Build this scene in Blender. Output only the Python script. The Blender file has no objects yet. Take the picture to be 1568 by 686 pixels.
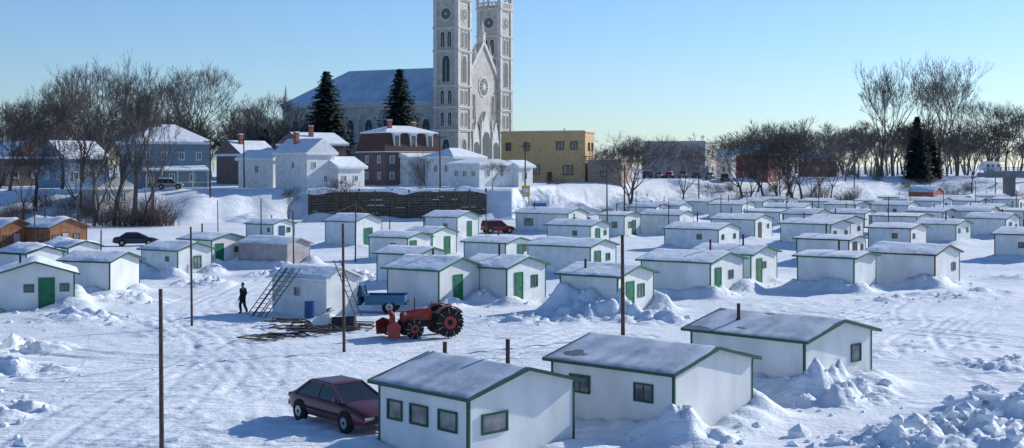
import bpy, bmesh, math, random
import numpy as np
from mathutils import Vector, Matrix
random.seed(11)
R = random.random
def U(a, b): return a + (b - a) * random.random()
scene = bpy.context.scene
col = scene.collection
rad = math.radians

# ---------------------------------------------------------------- materials
def nmat(name, c, rough=0.7, var=0.15, scale=3.0, bump=0.0, bscale=20.0, metallic=0.0, spec=0.3, c2=None, stretch=(1, 1, 1)):
    m = bpy.data.materials.new(name); m.use_nodes = True
    nt = m.node_tree; N = nt.nodes; L = nt.links
    b = N['Principled BSDF']
    b.inputs['Roughness'].default_value = rough
    b.inputs['Metallic'].default_value = metallic
    b.inputs['Specular IOR Level'].default_value = spec
    tc = N.new('ShaderNodeTexCoord'); mp = N.new('ShaderNodeMapping')
    mp.inputs['Scale'].default_value = stretch
    L.new(tc.outputs['Object'], mp.inputs['Vector'])
    nz = N.new('ShaderNodeTexNoise'); nz.inputs['Scale'].default_value = scale; nz.inputs['Detail'].default_value = 6
    L.new(mp.outputs[0], nz.inputs['Vector'])
    rp = N.new('ShaderNodeValToRGB')
    a = c2 if c2 else tuple(x * (1 - var) for x in c)
    rp.color_ramp.elements[0].position = 0.35; rp.color_ramp.elements[1].position = 0.65
    rp.color_ramp.elements[0].color = (*a, 1)
    rp.color_ramp.elements[1].color = (*(min(1, x * (1 + var * 0.4)) for x in c), 1)
    L.new(nz.outputs['Fac'], rp.inputs['Fac']); L.new(rp.outputs['Color'], b.inputs['Base Color'])
    if bump > 0:
        n2 = N.new('ShaderNodeTexNoise'); n2.inputs['Scale'].default_value = bscale; n2.inputs['Detail'].default_value = 5
        L.new(mp.outputs[0], n2.inputs['Vector'])
        bp = N.new('ShaderNodeBump'); bp.inputs['Strength'].default_value = 1.0; bp.inputs['Distance'].default_value = bump
        L.new(n2.outputs['Fac'], bp.inputs['Height']); L.new(bp.outputs[0], b.inputs['Normal'])
    return m

def boards(name, c, pitch=0.15, var=0.12, rough=0.6, axis='Z', depth=0.012):
    """painted boards: horizontal grooves every pitch metres, weather stains"""
    m = nmat(name, c, rough, var, 1.3)
    nt = m.node_tree; N = nt.nodes; L = nt.links
    tc = N.new('ShaderNodeTexCoord'); wv = N.new('ShaderNodeTexWave')
    wv.wave_type = 'BANDS'; wv.bands_direction = axis; wv.wave_profile = 'SAW'
    wv.inputs['Scale'].default_value = 0.314 / pitch
    wv.inputs['Distortion'].default_value = 0.0
    L.new(tc.outputs['Object'], wv.inputs['Vector'])
    bp = N.new('ShaderNodeBump'); bp.inputs['Distance'].default_value = depth; bp.inputs['Strength'].default_value = 0.6
    L.new(wv.outputs['Fac'], bp.inputs['Height']); L.new(bp.outputs[0], N['Principled BSDF'].inputs['Normal'])
    return m

M = {}
M['white'] = boards('white_painted_boards', (0.74, 0.76, 0.76), 0.2, 0.14)
M['white2'] = nmat('white_painted_panel', (0.75, 0.76, 0.75), 0.55, 0.13, 1.1, 0.004, 9, stretch=(1, 1, .4))
M['cream'] = boards('cream_boards', (0.66, 0.65, 0.60), 0.18, 0.1)
M['greyshed'] = boards('grey_weathered_boards', (0.42, 0.38, 0.39), 0.2, 0.2)
M['green'] = nmat('green_paint', (0.02, 0.17, 0.085), 0.5, 0.25, 5)
M['dgreen'] = nmat('dark_green_paint', (0.015, 0.085, 0.06), 0.5, 0.25, 5)
M['brown'] = nmat('brown_paint', (0.10, 0.05, 0.03), 0.6, 0.25, 5)
M['bluep'] = nmat('blue_paint', (0.03, 0.10, 0.25), 0.5, 0.2, 5)
M['log'] = boards('log_boards', (0.27, 0.12, 0.06), 0.22, 0.35, depth=0.04)
M['roof'] = nmat('roof_sheet', (0.18, 0.21, 0.23), 0.7, 0.3, 2.5)
M['dark'] = nmat('dark_metal', (0.03, 0.03, 0.032), 0.6, 0.3, 8)
M['rust'] = nmat('rusty_pipe', (0.09, 0.045, 0.03), 0.8, 0.4, 12)
M['glass'] = nmat('window_glass', (0.045, 0.055, 0.065), 0.08, 0.6, 1.7, spec=0.6, c2=(0.16, 0.17, 0.18))
M['glass2'] = nmat('window_glass_curtained', (0.05, 0.06, 0.07), 0.1, 0.3, 1.2, spec=0.6, c2=(0.3, 0.3, 0.29))
M['snowroof'] = nmat('roof_snow', (0.84, 0.87, 0.90), 0.8, 0.08, 1.6, 0.05, 2.4, c2=(0.68, 0.73, 0.78))
M['thinsnow'] = nmat('thin_roof_snow', (0.66, 0.71, 0.76), 0.8, 0.08, .9, 0.02, 5, c2=(0.40, 0.46, 0.52), stretch=(.5, 1.4, 1))
M['wood'] = nmat('weathered_wood', (0.12, 0.105, 0.09), 0.85, 0.4, 6, 0.01, 30, stretch=(1, 1, .2))
M['polewood'] = nmat('pole_wood', (0.10, 0.07, 0.055), 0.85, 0.4, 6)
M['bark'] = nmat('bark', (0.14, 0.125, 0.115), 0.9, 0.3, 2)
M['bark2'] = nmat('dark_bark', (0.08, 0.07, 0.068), 0.9, 0.3, 2)
M['needles'] = nmat('spruce_needles', (0.022, 0.042, 0.036), 0.8, 0.5, 1.2)
M['stone'] = nmat('church_stone', (0.50, 0.475, 0.43), 0.85, 0.22, .8, 0.02, 3)
M['stone2'] = nmat('church_stone_trim', (0.60, 0.58, 0.54), 0.8, 0.15, 1.0)
M['louver'] = nmat('church_openings', (0.05, 0.07, 0.075), 0.5, 0.3, 2)
M['clock'] = nmat('clock_face', (0.10, 0.15, 0.13), 0.5, 0.2, 2)
M['tin'] = nmat('tin_church_roof', (0.50, 0.62, 0.70), 0.6, 0.12, .25, c2=(0.40, 0.52, 0.61))
M['slate'] = boards('slate_blue_siding', (0.19, 0.27, 0.34), 0.3, .12)
M['yellow'] = boards('yellow_brick', (0.58, 0.40, 0.19), 0.25, .15)
M['tanbrick'] = boards('tan_brick', (0.36, 0.28, 0.21), 0.25, .15)
M['redbrick'] = boards('red_brick', (0.34, 0.12, 0.09), 0.25, .2)
M['darkbrick'] = boards('dark_brick', (0.17, 0.125, 0.11), 0.25, .2)
M['mansard'] = nmat('mansard_shingle', (0.11, 0.06, 0.055), .8, .3, 4)
M['palebrick'] = boards('pale_siding', (0.52, 0.50, 0.46), 0.25, .15)
M['concrete'] = nmat('concrete', (0.24, 0.25, 0.26), .85, .25, 1.2)
M['tyre'] = nmat('tyre_rubber', (0.02, 0.02, 0.021), .85, .3, 20)
M['hub'] = nmat('wheel_hub', (0.35, 0.35, 0.36), .35, .2, 10, metallic=.7)
M['maroon'] = nmat('maroon_car_paint', (0.10, 0.024, 0.034), .32, .3, 1.5, spec=.55)
M['redcar'] = nmat('red_paint', (0.36, 0.035, 0.022), .4, .3, 3, spec=.5)
M['navy'] = nmat('dark_car_paint', (0.03, 0.04, 0.06), .3, .2, 3, spec=.5)
M['greycar'] = nmat('silver_car_paint', (0.3, 0.32, 0.34), .3, .15, 3, spec=.5)
M['bluecar'] = nmat('blue_truck_paint', (0.02, 0.13, 0.27), .35, .2, 3, spec=.5)
M['carglass'] = nmat('car_glass', (0.02, 0.025, 0.03), .05, .2, 3, spec=.7)
M['lamp'] = nmat('lamp_lens', (0.6, 0.6, 0.58), .2, .1, 9)
M['lampred'] = nmat('tail_lens', (0.3, 0.01, 0.01), .25, .1, 9)
M['cloth'] = nmat('dark_winter_clothes', (0.018, 0.02, 0.028), .9, .4, 10)
M['skin'] = nmat('skin', (0.42, 0.22, 0.16), .6, .1, 10)
M['barrel'] = nmat('blue_plastic_barrel', (0.02, 0.06, 0.2), .4, .15, 8)
M['signy'] = nmat('yellow_sign', (0.7, 0.42, 0.03), .5, .05, 8)
M['signb'] = nmat('blue_sign', (0.05, 0.2, 0.45), .5, .3, 3)

def snow_ground():
    m = bpy.data.materials.new('packed_snow'); m.use_nodes = True
    nt = m.node_tree; N = nt.nodes; L = nt.links; b = N['Principled BSDF']
    b.inputs['Roughness'].default_value = 0.75; b.inputs['Specular IOR Level'].default_value = 0.25
    tc = N.new('ShaderNodeTexCoord')
    def noise(sc, det=6, vec=None, dist=0):
        n = N.new('ShaderNodeTexNoise'); n.inputs['Scale'].default_value = sc; n.inputs['Detail'].default_value = det
        n.inputs['Distortion'].default_value = dist
        L.new(vec if vec else tc.outputs['Object'], n.inputs['Vector']); return n
    def mth(op, a, bb):
        k = N.new('ShaderNodeMath'); k.operation = op
        for i, v in enumerate((a, bb)):
            if isinstance(v, (int, float)): k.inputs[i].default_value = v
            else: L.new(v, k.inputs[i])
        return k.outputs[0]
    big = noise(0.12, 4); mid = noise(0.9, 6); fine = noise(5, 6); vf = noise(22, 4)
    rp = N.new('ShaderNodeValToRGB')
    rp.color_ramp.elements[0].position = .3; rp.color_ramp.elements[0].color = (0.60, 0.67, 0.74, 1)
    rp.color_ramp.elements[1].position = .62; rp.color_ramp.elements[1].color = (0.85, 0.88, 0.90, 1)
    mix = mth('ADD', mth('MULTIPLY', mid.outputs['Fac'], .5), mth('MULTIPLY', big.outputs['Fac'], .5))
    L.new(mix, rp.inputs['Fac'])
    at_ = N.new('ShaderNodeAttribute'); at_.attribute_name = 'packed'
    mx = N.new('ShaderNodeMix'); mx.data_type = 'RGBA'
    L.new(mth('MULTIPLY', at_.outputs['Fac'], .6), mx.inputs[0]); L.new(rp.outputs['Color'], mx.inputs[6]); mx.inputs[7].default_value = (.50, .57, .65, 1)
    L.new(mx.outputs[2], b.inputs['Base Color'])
    def streak(rot, sc):
        mp = N.new('ShaderNodeMapping'); mp.inputs['Rotation'].default_value = (0, 0, rad(rot)); mp.inputs['Scale'].default_value = (0.05, 1.0, 1)
        L.new(tc.outputs['Object'], mp.inputs['Vector'])
        return noise(sc, 3, mp.outputs[0], .6).outputs['Fac']
    s1 = streak(12, 3.2); s2 = streak(-38, 2.6)
    st = mth('ADD', mth('MULTIPLY', s1, .6), mth('MULTIPLY', s2, .4))
    h = mth('ADD', mth('MULTIPLY', st, .22), mth('MULTIPLY', mid.outputs['Fac'], .14))
    h = mth('ADD', h, mth('MULTIPLY', fine.outputs['Fac'], .085))
    h = mth('ADD', h, mth('MULTIPLY', vf.outputs['Fac'], .02))
    bp = N.new('ShaderNodeBump'); bp.inputs['Strength'].default_value = 1; bp.inputs['Distance'].default_value = .5
    L.new(h, bp.inputs['Height']); L.new(bp.outputs[0], b.inputs['Normal'])
    return m
M['snow'] = snow_ground()

# ---------------------------------------------------------------- mesh builder
class MB:
    def __init__(s): s.v = []; s.f = []; s.m = []; s.off = (0, 0, 0)
    def add(s, pts, faces, mi=0):
        n = len(s.v); o = s.off
        s.v += [(p[0] + o[0], p[1] + o[1], p[2] + o[2]) for p in pts]
        for f in faces: s.f.append([i + n for i in f]); s.m.append(mi)
    def box(s, x0, x1, y0, y1, z0, z1, mi=0):
        s.add([(x0, y0, z0), (x1, y0, z0), (x1, y1, z0), (x0, y1, z0), (x0, y0, z1), (x1, y0, z1), (x1, y1, z1), (x0, y1, z1)],
              [(0, 3, 2, 1), (4, 5, 6, 7), (0, 1, 5, 4), (1, 2, 6, 5), (2, 3, 7, 6), (3, 0, 4, 7)], mi)
    def prism(s, a, b, mi=0):
        n = len(a)
        s.add(list(a) + list(b), [tuple(range(n))[::-1], tuple(range(n, 2 * n))] + [(i, (i + 1) % n, n + (i + 1) % n, n + i) for i in range(n)], mi)
    def fbox(s, face, a0, a1, z0, z1, d0, d1, mi=0):
        if face == 'L': s.box(-d1, -d0, a0, a1, z0, z1, mi)
        else: s.box(a0, a1, -d1, -d0, z0, z1, mi)
    def fprism(s, face, pts, d0, d1, mi=0):
        if face == 'L': s.prism([(-d0, a, z) for a, z in pts], [(-d1, a, z) for a, z in pts], mi)
        else: s.prism([(a, -d0, z) for a, z in pts], [(a, -d1, z) for a, z in pts], mi)
    def cyl(s, p0, p1, r0, r1=None, n=8, mi=0, caps=True):
        r1 = r0 if r1 is None else r1
        p0 = Vector(p0); p1 = Vector(p1); d = (p1 - p0).normalized()
        u = d.orthogonal().normalized(); w = d.cross(u)
        a = [tuple(p0 + (u * math.cos(t) + w * math.sin(t)) * r0) for t in [2 * math.pi * i / n for i in range(n)]]
        b = [tuple(p1 + (u * math.cos(t) + w * math.sin(t)) * r1) for t in [2 * math.pi * i / n for i in range(n)]]
        fs = [(i, (i + 1) % n, n + (i + 1) % n, n + i) for i in range(n)]
        if caps: fs += [tuple(range(n))[::-1], tuple(range(n, 2 * n))]
        s.add(a + b, fs, mi)
    def loft(s, rings, mi=0, caps=True):
        n = len(rings[0]); pts = [p for r in rings for p in r]; fs = []
        for k in range(len(rings) - 1):
            for i in range(n):
                fs.append((k * n + i, k * n + (i + 1) % n, (k + 1) * n + (i + 1) % n, (k + 1) * n + i))
        if caps: fs += [tuple(range(n)), tuple(range((len(rings) - 1) * n, len(rings) * n))]
        s.add(pts, fs, mi)
    def obj(s, name, mats, parent=None, loc=(0, 0, 0), yaw=0, smooth=False, fix=False):
        me = bpy.data.meshes.new(name); me.from_pydata(s.v, [], s.f)
        for m in mats: me.materials.append(m)
        me.polygons.foreach_set('material_index', s.m)
        if smooth: me.polygons.foreach_set('use_smooth', [True] * len(s.f))
        if fix:
            bm = bmesh.new(); bm.from_mesh(me); bmesh.ops.recalc_face_normals(bm, faces=bm.faces); bm.to_mesh(me); bm.free()
        me.update()
        o = bpy.data.objects.new(name, me); col.objects.link(o); o.location = loc; o.rotation_euler = (0, 0, yaw)
        if parent: o.parent = parent
        return o
def root(name, loc, yaw=0, scale=1):
    e = bpy.data.objects.new(name, None); e.empty_display_size = .3
    e.location = loc; e.rotation_euler = (0, 0, yaw); e.scale = (scale,) * 3; col.objects.link(e); return e

# ---------------------------------------------------------------- noise / terrain
def h2(xi, yi, seed):
    n = xi * 374761393 + yi * 668265263 + seed * 1446651
    n = (n ^ (n >> 13)) * 1274126177
    n = n ^ (n >> 16)
    return (n & 0xffff) / 65535.0
def vn(x, y, seed=0):
    x = np.asarray(x, float); y = np.asarray(y, float)
    xi = np.floor(x).astype(np.int64); yi = np.floor(y).astype(np.int64)
    fx = x - xi; fy = y - yi; fx = fx * fx * (3 - 2 * fx); fy = fy * fy * (3 - 2 * fy)
    a = h2(xi, yi, seed); b = h2(xi + 1, yi, seed); c = h2(xi, yi + 1, seed); d = h2(xi + 1, yi + 1, seed)
    return (a * (1 - fx) + b * fx) * (1 - fy) + (c * (1 - fx) + d * fx) * fy
def fbm(x, y, o=4, seed=0):
    r = 0; a = .5; t = 0
    for i in range(o):
        r = r + a * vn(x, y, seed + i * 17); t += a; a *= .5; x = x * 2.03 + 7; y = y * 2.03 + 3
    return r / t

TX = [-400, -80, -48, -34, 0, 8, 42, 108, 250, 600]
TY = [185, 190, 192, 213, 215, 224, 266, 326, 400, 500]
TW = [20, 20, 20, 3, 3, 20, 26, 26, 30, 40]
def base_h(X, Y):
    toe = np.interp(X, TX, TY); w = np.interp(X, TX, TW)
    t = np.clip((Y - toe) / w, 0, 1); s = t * t * (3 - 2 * t)
    return s * (5 + np.clip((Y - 230) / 60, 0, 1))
def gz(x, y): return float(base_h(np.array([x]), np.array([y]))[0])
def at(b, d):  # polar survey from the bridge: bearing in mils right of north, distance north in metres
    return b * d / 1000.0, d

RECTS = []   # hut footprints for the snow drifts
# ---------------------------------------------------------------- building parts
def window(fr, gl, face, a, z, w, h, t=.07, mull=True, fi=0, gi=0, sc=1.0):
    fr.fbox(face, a, a + w, z, z + t, -.01, .05 * sc, fi); fr.fbox(face, a, a + w, z + h - t, z + h, -.01, .05 * sc, fi)
    fr.fbox(face, a, a + t, z + t, z + h - t, -.01, .05 * sc, fi); fr.fbox(face, a + w - t, a + w, z + t, z + h - t, -.01, .05 * sc, fi)
    if mull: fr.fbox(face, a + w / 2 - t / 4, a + w / 2 + t / 4, z + t, z + h - t, -.01, .035 * sc, fi)
    gl.fbox(face, a + t, a + w - t, z + t, z + h - t, -.02, .014, gi)

HN = [0]
def hut(b, d, th, A, B, wh=2.25, rise=.5, trim='green', door=None, wins=None, chim=None, wall=None, detail=10,
        z=0, drift=.35, name='fishing_hut', thin=False, auto=True, doorc=None, snowt=.1, mull=True, clear=True):
    HN[0] += 1; k = HN[0]
    x, y = at(b, d); yaw = rad(th)
    RECTS.append((x, y, yaw, A, B, drift))
    e = root(name, (x, y, z), yaw)
    wall = wall or ('white' if R() < .6 else 'white2')
    if auto:
        if door is None and R() < .6: door = ('R', B * U(.2, .5))
        if wins is None:
            wins = []
            if R() < .8: wins.append(('R', B * .7, .55, 1.15, .55))
            if door is None: wins.append(('R', B * .15, .55, 1.15, .55))
            if R() < .35: wins.append(('L', A * .3, .6, 1.15, .55))
        if chim is None: chim = [(B * U(.3, .8), A * U(.3, .8), U(.6, 1.2))] if R() < .75 else []
    wins = wins or []; chim = chim or []
    w = MB()
    pr = [(0, -.4), (B, -.4), (B, wh), (B / 2, wh + rise), (0, wh)]
    w.prism([(p, 0, q) for p, q in pr], [(p, A, q) for p, q in pr])
    w.obj('walls', [M[wall]], e)
    o = U(.15, .3); og = U(.15, .32); kk = rise / (B / 2); t = .07
    r = MB(); zl = wh - o * kk + .012; zr = wh + rise + .012
    for sx in (0, 1):
        xa = -o if sx == 0 else B + o
        P = [(xa, zl), (B / 2, zr), (B / 2, zr + t), (xa, zl + t)]
        r.prism([(p, -og, q) for p, q in P], [(p, A + og, q) for p, q in P])
    r.obj('roof', [M['roof']], e)
    f = MB()
    for sx in (0, 1):
        xa = -o - .03 if sx == 0 else B + o + .03
        for yy in (-og - .03, A + og):
            P = [(xa, zl - .03), (B / 2, zr - .03), (B / 2, zr + t + .01), (xa, zl + t + .01)]
            f.prism([(p, yy, q) for p, q in P], [(p, yy + .03, q) for p, q in P])
        if sx == 0: f.box(-o - .028, -o - .002, -og, A + og, zl - .03, zl + t - .005)
        else: f.box(B + o + .002, B + o + .028, -og, A + og, zl - .03, zl + t - .005)
    cw = .085
    for cx in (-.018, B - cw + .018):
        for cy in (-.018, A - cw + .018):
            f.box(cx, cx + cw, cy, cy + cw, -.4, wh - .03)
    f.obj('trim', [M[trim]], e)
    nx = ny = detail; nx = nx if nx % 2 == 0 else nx + 1
    gx = np.linspace(-o, B + o, nx + 1); gy = np.linspace(-og, A + og, ny + 1)
    X, Y = np.meshgrid(gx, gy, indexing='ij')
    n1 = fbm(X * 1.1 + k * 13.1, Y * .8 + k * 7.7, 4, k)
    n2 = fbm(X * .45 + k * 3.1, Y * .45, 2, k + 5)
    ed = np.minimum(np.minimum(X + o, B + o - X), np.minimum(Y + og, A + og - Y))
    ef = np.clip(ed / .18, 0, 1)
    if thin: th_ = (n1 * .5 + n2 * .5 - .44) * .14 + .010
    else: th_ = snowt * .55 + (n1 - .47) * snowt * 1.6
    Z = wh + rise - np.abs(X - B / 2) * kk + .012 + t + np.where(th_ > 0, th_ * (.3 + .7 * ef), th_) - (.02 if thin else .01) * (1 - ef)
    s = MB()
    vs = list(zip(X.ravel().tolist(), Y.ravel().tolist(), Z.ravel().tolist()))
    fs = [(i * (ny + 1) + j, (i + 1) * (ny + 1) + j, (i + 1) * (ny + 1) + j + 1, i * (ny + 1) + j + 1) for i in range(nx) for j in range(ny)]
    s.add(vs, fs); s.obj('roof_snow', [M['thinsnow' if thin else 'snowroof']], e, smooth=True)
    if wins or door:
        fr = MB(); gl = MB()
        for q in wins:
            window(fr, gl, q[0], q[1], q[3], q[2], q[4], .06, fi=0, gi=0, mull=mull)
        if door:
            a = door[1]; dw = .8; dh = 1.9 if wh > 2.1 else 1.75
            fr.fbox(door[0], a, a + dw, .02, dh, -.01, .03, 1)
            fr.fbox(door[0], a - .07, a - .002, .0, dh + .07, -.01, .05, 0)
            fr.fbox(door[0], a + dw + .002, a + dw + .07, 0, dh + .07, -.01, .05, 0)
            fr.fbox(door[0], a - .002, a + dw + .002, dh + .002, dh + .07, -.01, .05, 0)
            fr.fbox(door[0], a + dw - .13, a + dw - .08, .95, 1.0, .03, .08, 2)
            fr.fbox(door[0], a + .12, a + dw - .12, .25, .85, .03, .04, 1)
            fr.fbox(door[0], a + .12, a + dw - .12, 1.1, 1.7, .03, .04, 1)
        fr.obj('frames_and_door', [M[trim], M[doorc or trim], M['dark']], e)
        if gl.v: gl.obj('window_panes', [M['glass' if R() < .6 else 'glass2']], e)
    for cx, cy, ch in chim:
        c = MB(); zz = wh + rise - abs(cx - B / 2) * kk
        c.cyl((cx, cy, zz - .1), (cx, cy, zz + ch), .07, .07, 10)
        c.cyl((cx, cy, zz + .0), (cx, cy, zz + .14), .13, .1, 10)
        c.cyl((cx, cy, zz + ch), (cx, cy, zz + ch + .04), .075, .075, 10)
        c.obj('stove_pipe', [M['rust' if R() < .6 else 'dark']], e, smooth=False)
    return e

# ---- foreground huts
hut(-33.5, 37.3, 44, 4.1, 4.4, 2.05, .58, 'dgreen', wins=[('L', .45, .85, .95, .62), ('L', 1.75, .85, .95, .62), ('L', 2.95, .72, .95, .62), ('R', .5, 1.05, .9, .6)],
    chim=[(3.1, 1.6, .85), (2.6, 4.0, .45)], wall='white2', detail=44, thin=True, auto=False, drift=.2, mull=False)
hut(124, 41.6, 48, 5.1, 4.7, 2.05, .55, 'dgreen', wins=[('L', .8, .78, 1.0, .62), ('L', 3.4, .9, 1.0, .62)], chim=[], wall='white2', detail=44, thin=True, auto=False, drift=.7)
hut(224, 49, 45, 5.3, 4.9, 2.1, .55, 'dgreen', wins=[('R', 3.3, .75, .95, .7)], chim=[(1.3, 3.9, .7)], wall='white2', detail=40, thin=True, auto=False, drift=.8, mull=False)
# ---- middle and far huts  (bearing, distance, heading, length, gable width, ...)
hut(81, 75, 55, 3.95, 4.25, 2.3, .5, door=('R', 1.0), wins=[('R', 2.3, .8, .95, .8)], detail=20, drift=.9, auto=False, chim=[(1, 2.8, .6)], wall='white2')
hut(152, 85.6, 55, 5.2, 5.0, 2.35, .5, door=('R', .7), wins=[('R', 2.7, .7, 1.1, .6)], detail=16, drift=.65, auto=False, chim=[(3, 1.5, .9)])
hut(183, 94, 55, 4.8, 4.6, 2.3, .5, wins=[('R', 2, .6, 1.2, .5)], detail=16)
hut(-4, 81.6, 55, 3.7, 4.4, 2.3, .55, door=('R', .9), wins=[('R', 2.7, .75, .9, .8)], detail=18, drift=.65, auto=False, chim=[(2, 2, .8)])
hut(-56, 79.4, 55, 4.1, 4.2, 2.35, .6, door=('R', 1.5), wins=[], detail=18, drift=.65, auto=False, chim=[(2.2, 2.2, .5)])
hut(-142, 74.6, 55, 4.3, 2.7, 2.2, .5, trim='white2', wins=[('L', 2.0, .6, 1.1, .6)], detail=16, drift=.15, auto=False, chim=[])
hut(-256, 101.8, 55, 4.3, 3.5, 2.1, .5, wins=[('R', 1.6, .8, .6, 1.0), ('L', 1.0, .4, 1.2, .4)], detail=14, auto=False, drift=.8)
hut(-230, 113, 55, 4, 4.0, 2.3, .45, door=('R', .5), wins=[('R', 2.6, .6, 1.1, .5)], detail=12, drift=.6)
hut(-172, 111.6, 58, 5.6, 2.9, 2.0, .45, trim='greyshed', wall='greyshed', wins=[], detail=12, auto=False, drift=.6)
hut(-183, 150, 55, 4.4, 3.5, 2.0, .5, doorc='bluep', door=('R', 1), wins=[('R', 2.2, .6, 1, .6), ('L', .5, .4, 1.1, .5)], name='fishing_hut')
hut(-120, 140.6, 55, 4.4, 4.4, 2.7, .7, wins=[('R', 2, .8, 1.3, .7)])
hut(-80, 117.7, 55, 4.6, 3.4, 2.2, .4, door=('R', .4), drift=.5)
hut(-61, 123.6, 55, 3.4, 3.8, 2.3, .5, wins=[('R', 1.8, .8, 1, .7)])
hut(-72, 94, 55, 3.9, 3.2, 2.3, .4)
hut(-42, 158.7, 55, 5.0, 4.4, 2.5, .6)
hut(-5, 113, 55, 4.5, 3.8, 2.0, .4)
hut(60, 103, 55, 6, 4, 2.3, .45, door=('R', .7), wins=[('R', 2.4, .6, 1.1, .6)])
hut(60, 140.6, 55, 5.6, 4)
hut(43, 170, 55, 8.3, 4.7, 2.5, .6, wins=[('L', 1, .9, 1, .8), ('L', 5.5, 1.4, .8, 1.0), ('R', 2, .9, 1, .8)])
hut(86, 161.7, 55, 3.6, 4, 2.6, .3, wins=[('R', 1, .8, 1, .8), ('L', 1.0, .8, 1, .8)])
hut(128, 165, 55, 5.8, 4, 2.5)
hut(128, 208, 55, 5.8, 4.4, 2.4)
hut(158, 133, 55, 6.2, 5, 2.2)
hut(186, 156, 55, 5.8, 5, 2.3, door=('R', 1), doorc='brown')
hut(176, 214, 55, 6, 5, 2.4)
FAR = [(244, 140.6, 6.6, 4.4), (258, 115, 6.2, 4.2), (262, 88.7, 4.1, 4.0), (324, 92.5, 4.7, 5.2), (310, 161.7, 6.4, 5), (223, 203, 6, 5),
       (254, 150, 5.3, 4.8), (305, 135, 4.8, 4.5), (340, 146.6, 5.6, 5), (378, 156, 5.8, 5), (403, 119, 4.2, 5), (303, 213, 6, 5), (263, 211, 6, 5),
       (343, 203, 6, 5), (373, 216, 6, 5), (328, 237, 6, 5), (358, 247, 6, 5), (388, 244, 6, 5), (280, 247, 6, 5), (243, 231, 6, 5), (208, 250, 6, 5),
       (298, 283, 6, 5), (345, 272, 6, 5), (270, 182, 5.5, 4.6), (232, 172, 5.5, 4.6), (330, 180, 5.6, 4.6), (392, 183, 5.5, 5), (365, 180, 5.2, 4.8),
       (205, 186, 5.5, 4.5), (318, 262, 6, 5), (375, 275, 6, 5), (150, 232, 6, 4.8), (192, 230, 6, 4.8), (110, 205, 5, 4)]
for (b, d, A, B) in FAR:
    kw = {}
    if (b, d) == (262, 88.7): kw = dict(wins=[], door=None, auto=False, chim=[(2, 2, .8)], detail=16, wall='white2', drift=.7)
    if (b, d) == (324, 92.5): kw = dict(wins=[('R', 3.0, .7, 1.1, .6)], auto=False, chim=[], detail=16, wall='white2', drift=.7)
    tr = random.choice(['green', 'green', 'dgreen', 'dgreen', 'brown', 'dark', 'dark'])
    hut(b, d, 50 + U(-4, 4), A * U(.8, 1.1), B * U(.85, 1.0), U(1.9, 2.5) if kw == {} else 2.4, U(.25, .6), trim=tr, **kw)
# ---- left side
hut(-396, 77.6, 20, 4.5, 4.5, 2.2, .7, door=('R', 2.5), wins=[('R', 1.6, .6, 1.1, .5), ('R', 3.65, .55, 1.1, .5)], detail=18, drift=.6, auto=False, chim=[(1.4, 2, .6)], wall='white2')
hut(-308, 88.7, 68, 4.0, 3.2, 2.2, .5, trim='dgreen', wins=[], detail=14, auto=False, chim=[], drift=.6)
hut(-424, 58, 55, 4, 2.0, 2.1, .5, trim='dgreen', wins=[], auto=False, drift=.4)
for (b, d, A, B) in [(-354, 131, 5.2, 4.8), (-392, 130, 5, 4.2)]:
    hut(b, d, 60, A, B, 2.5, .8, trim='brown', wall='log', door=('R', 1.6), doorc='greyshed',
        wins=[('R', .35, .8, 1, .8), ('R', 3.0, .8, 1, .8), ('L', 1, .7, 1, .7)], name='log_cabin', auto=False, chim=[(2, 3, 1.2)], snowt=.3)
for (b, d) in [(-372, 108), (-340, 116)]:
    hut(b, d, 55, 4, 3.6, 1.4, .5, trim='dgreen', auto=False, wins=[], snowt=.35)
hut(323, 296, 50, 6, 5.5, 3.0, 1.0, trim='white2', wall='redbrick', wins=[('R', 1, 1, 1, 1), ('L', 2, 1, 1, 1)], name='red_cottage', auto=False, snowt=.3)

# ---------------------------------------------------------------- ground sheet
def seq(start, step, grow, end):
    r = [start]; s = step
    while r[-1] < end: r.append(r[-1] + s); s *= grow
    return r
ys = [-60, -40, -25] + list(np.arange(-15, 33, 1.2)) + list(np.arange(33, 78, .15)) + list(np.arange(78, 112, .3)) + seq(112, .34, 1.013, 5000)
xp = list(np.arange(0, 23, .15)); xp += seq(xp[-1] + .15, .16, 1.027, 4500)
xs = [-x for x in xp[:0:-1]] + xp
ys = np.array(ys); xs = np.array(xs)
X, Y = np.meshgrid(xs, ys, indexing='xy')
Z = base_h(X, Y)
bank = np.clip(Z / 5, 0, 1)
Z += (fbm(X * .08, Y * .08, 3, 3) - .5) * .4 * np.clip(1 - bank, .2, 1)
slope = bank * (1 - bank) * 4
Z += slope * (fbm(X * .22, Y * .22, 4, 9) - .5) * 2.4
nf = np.clip((130 - Y) / 60, 0, 1)
Z += (fbm(X * .6, Y * .6, 4, 21) - .5) * .10
rough_zone = np.clip((fbm(X * .11, Y * .16, 2, 41) - .55) * 5, 0, 1)
Z += nf * rough_zone * np.maximum(fbm(X * 1.7, Y * 1.7, 3, 31) - .52, 0) * .35
# rough broken ground by the near right shore
rz = np.clip((X / np.maximum(Y, 1) - .30) * 14, 0, 1) * np.clip((50 - Y) / 5, 0, 1) * (Y > 30)
Z += rz * np.maximum(fbm(X * .8, Y * .8, 4, 63) - .45, 0) * 2.2
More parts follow.
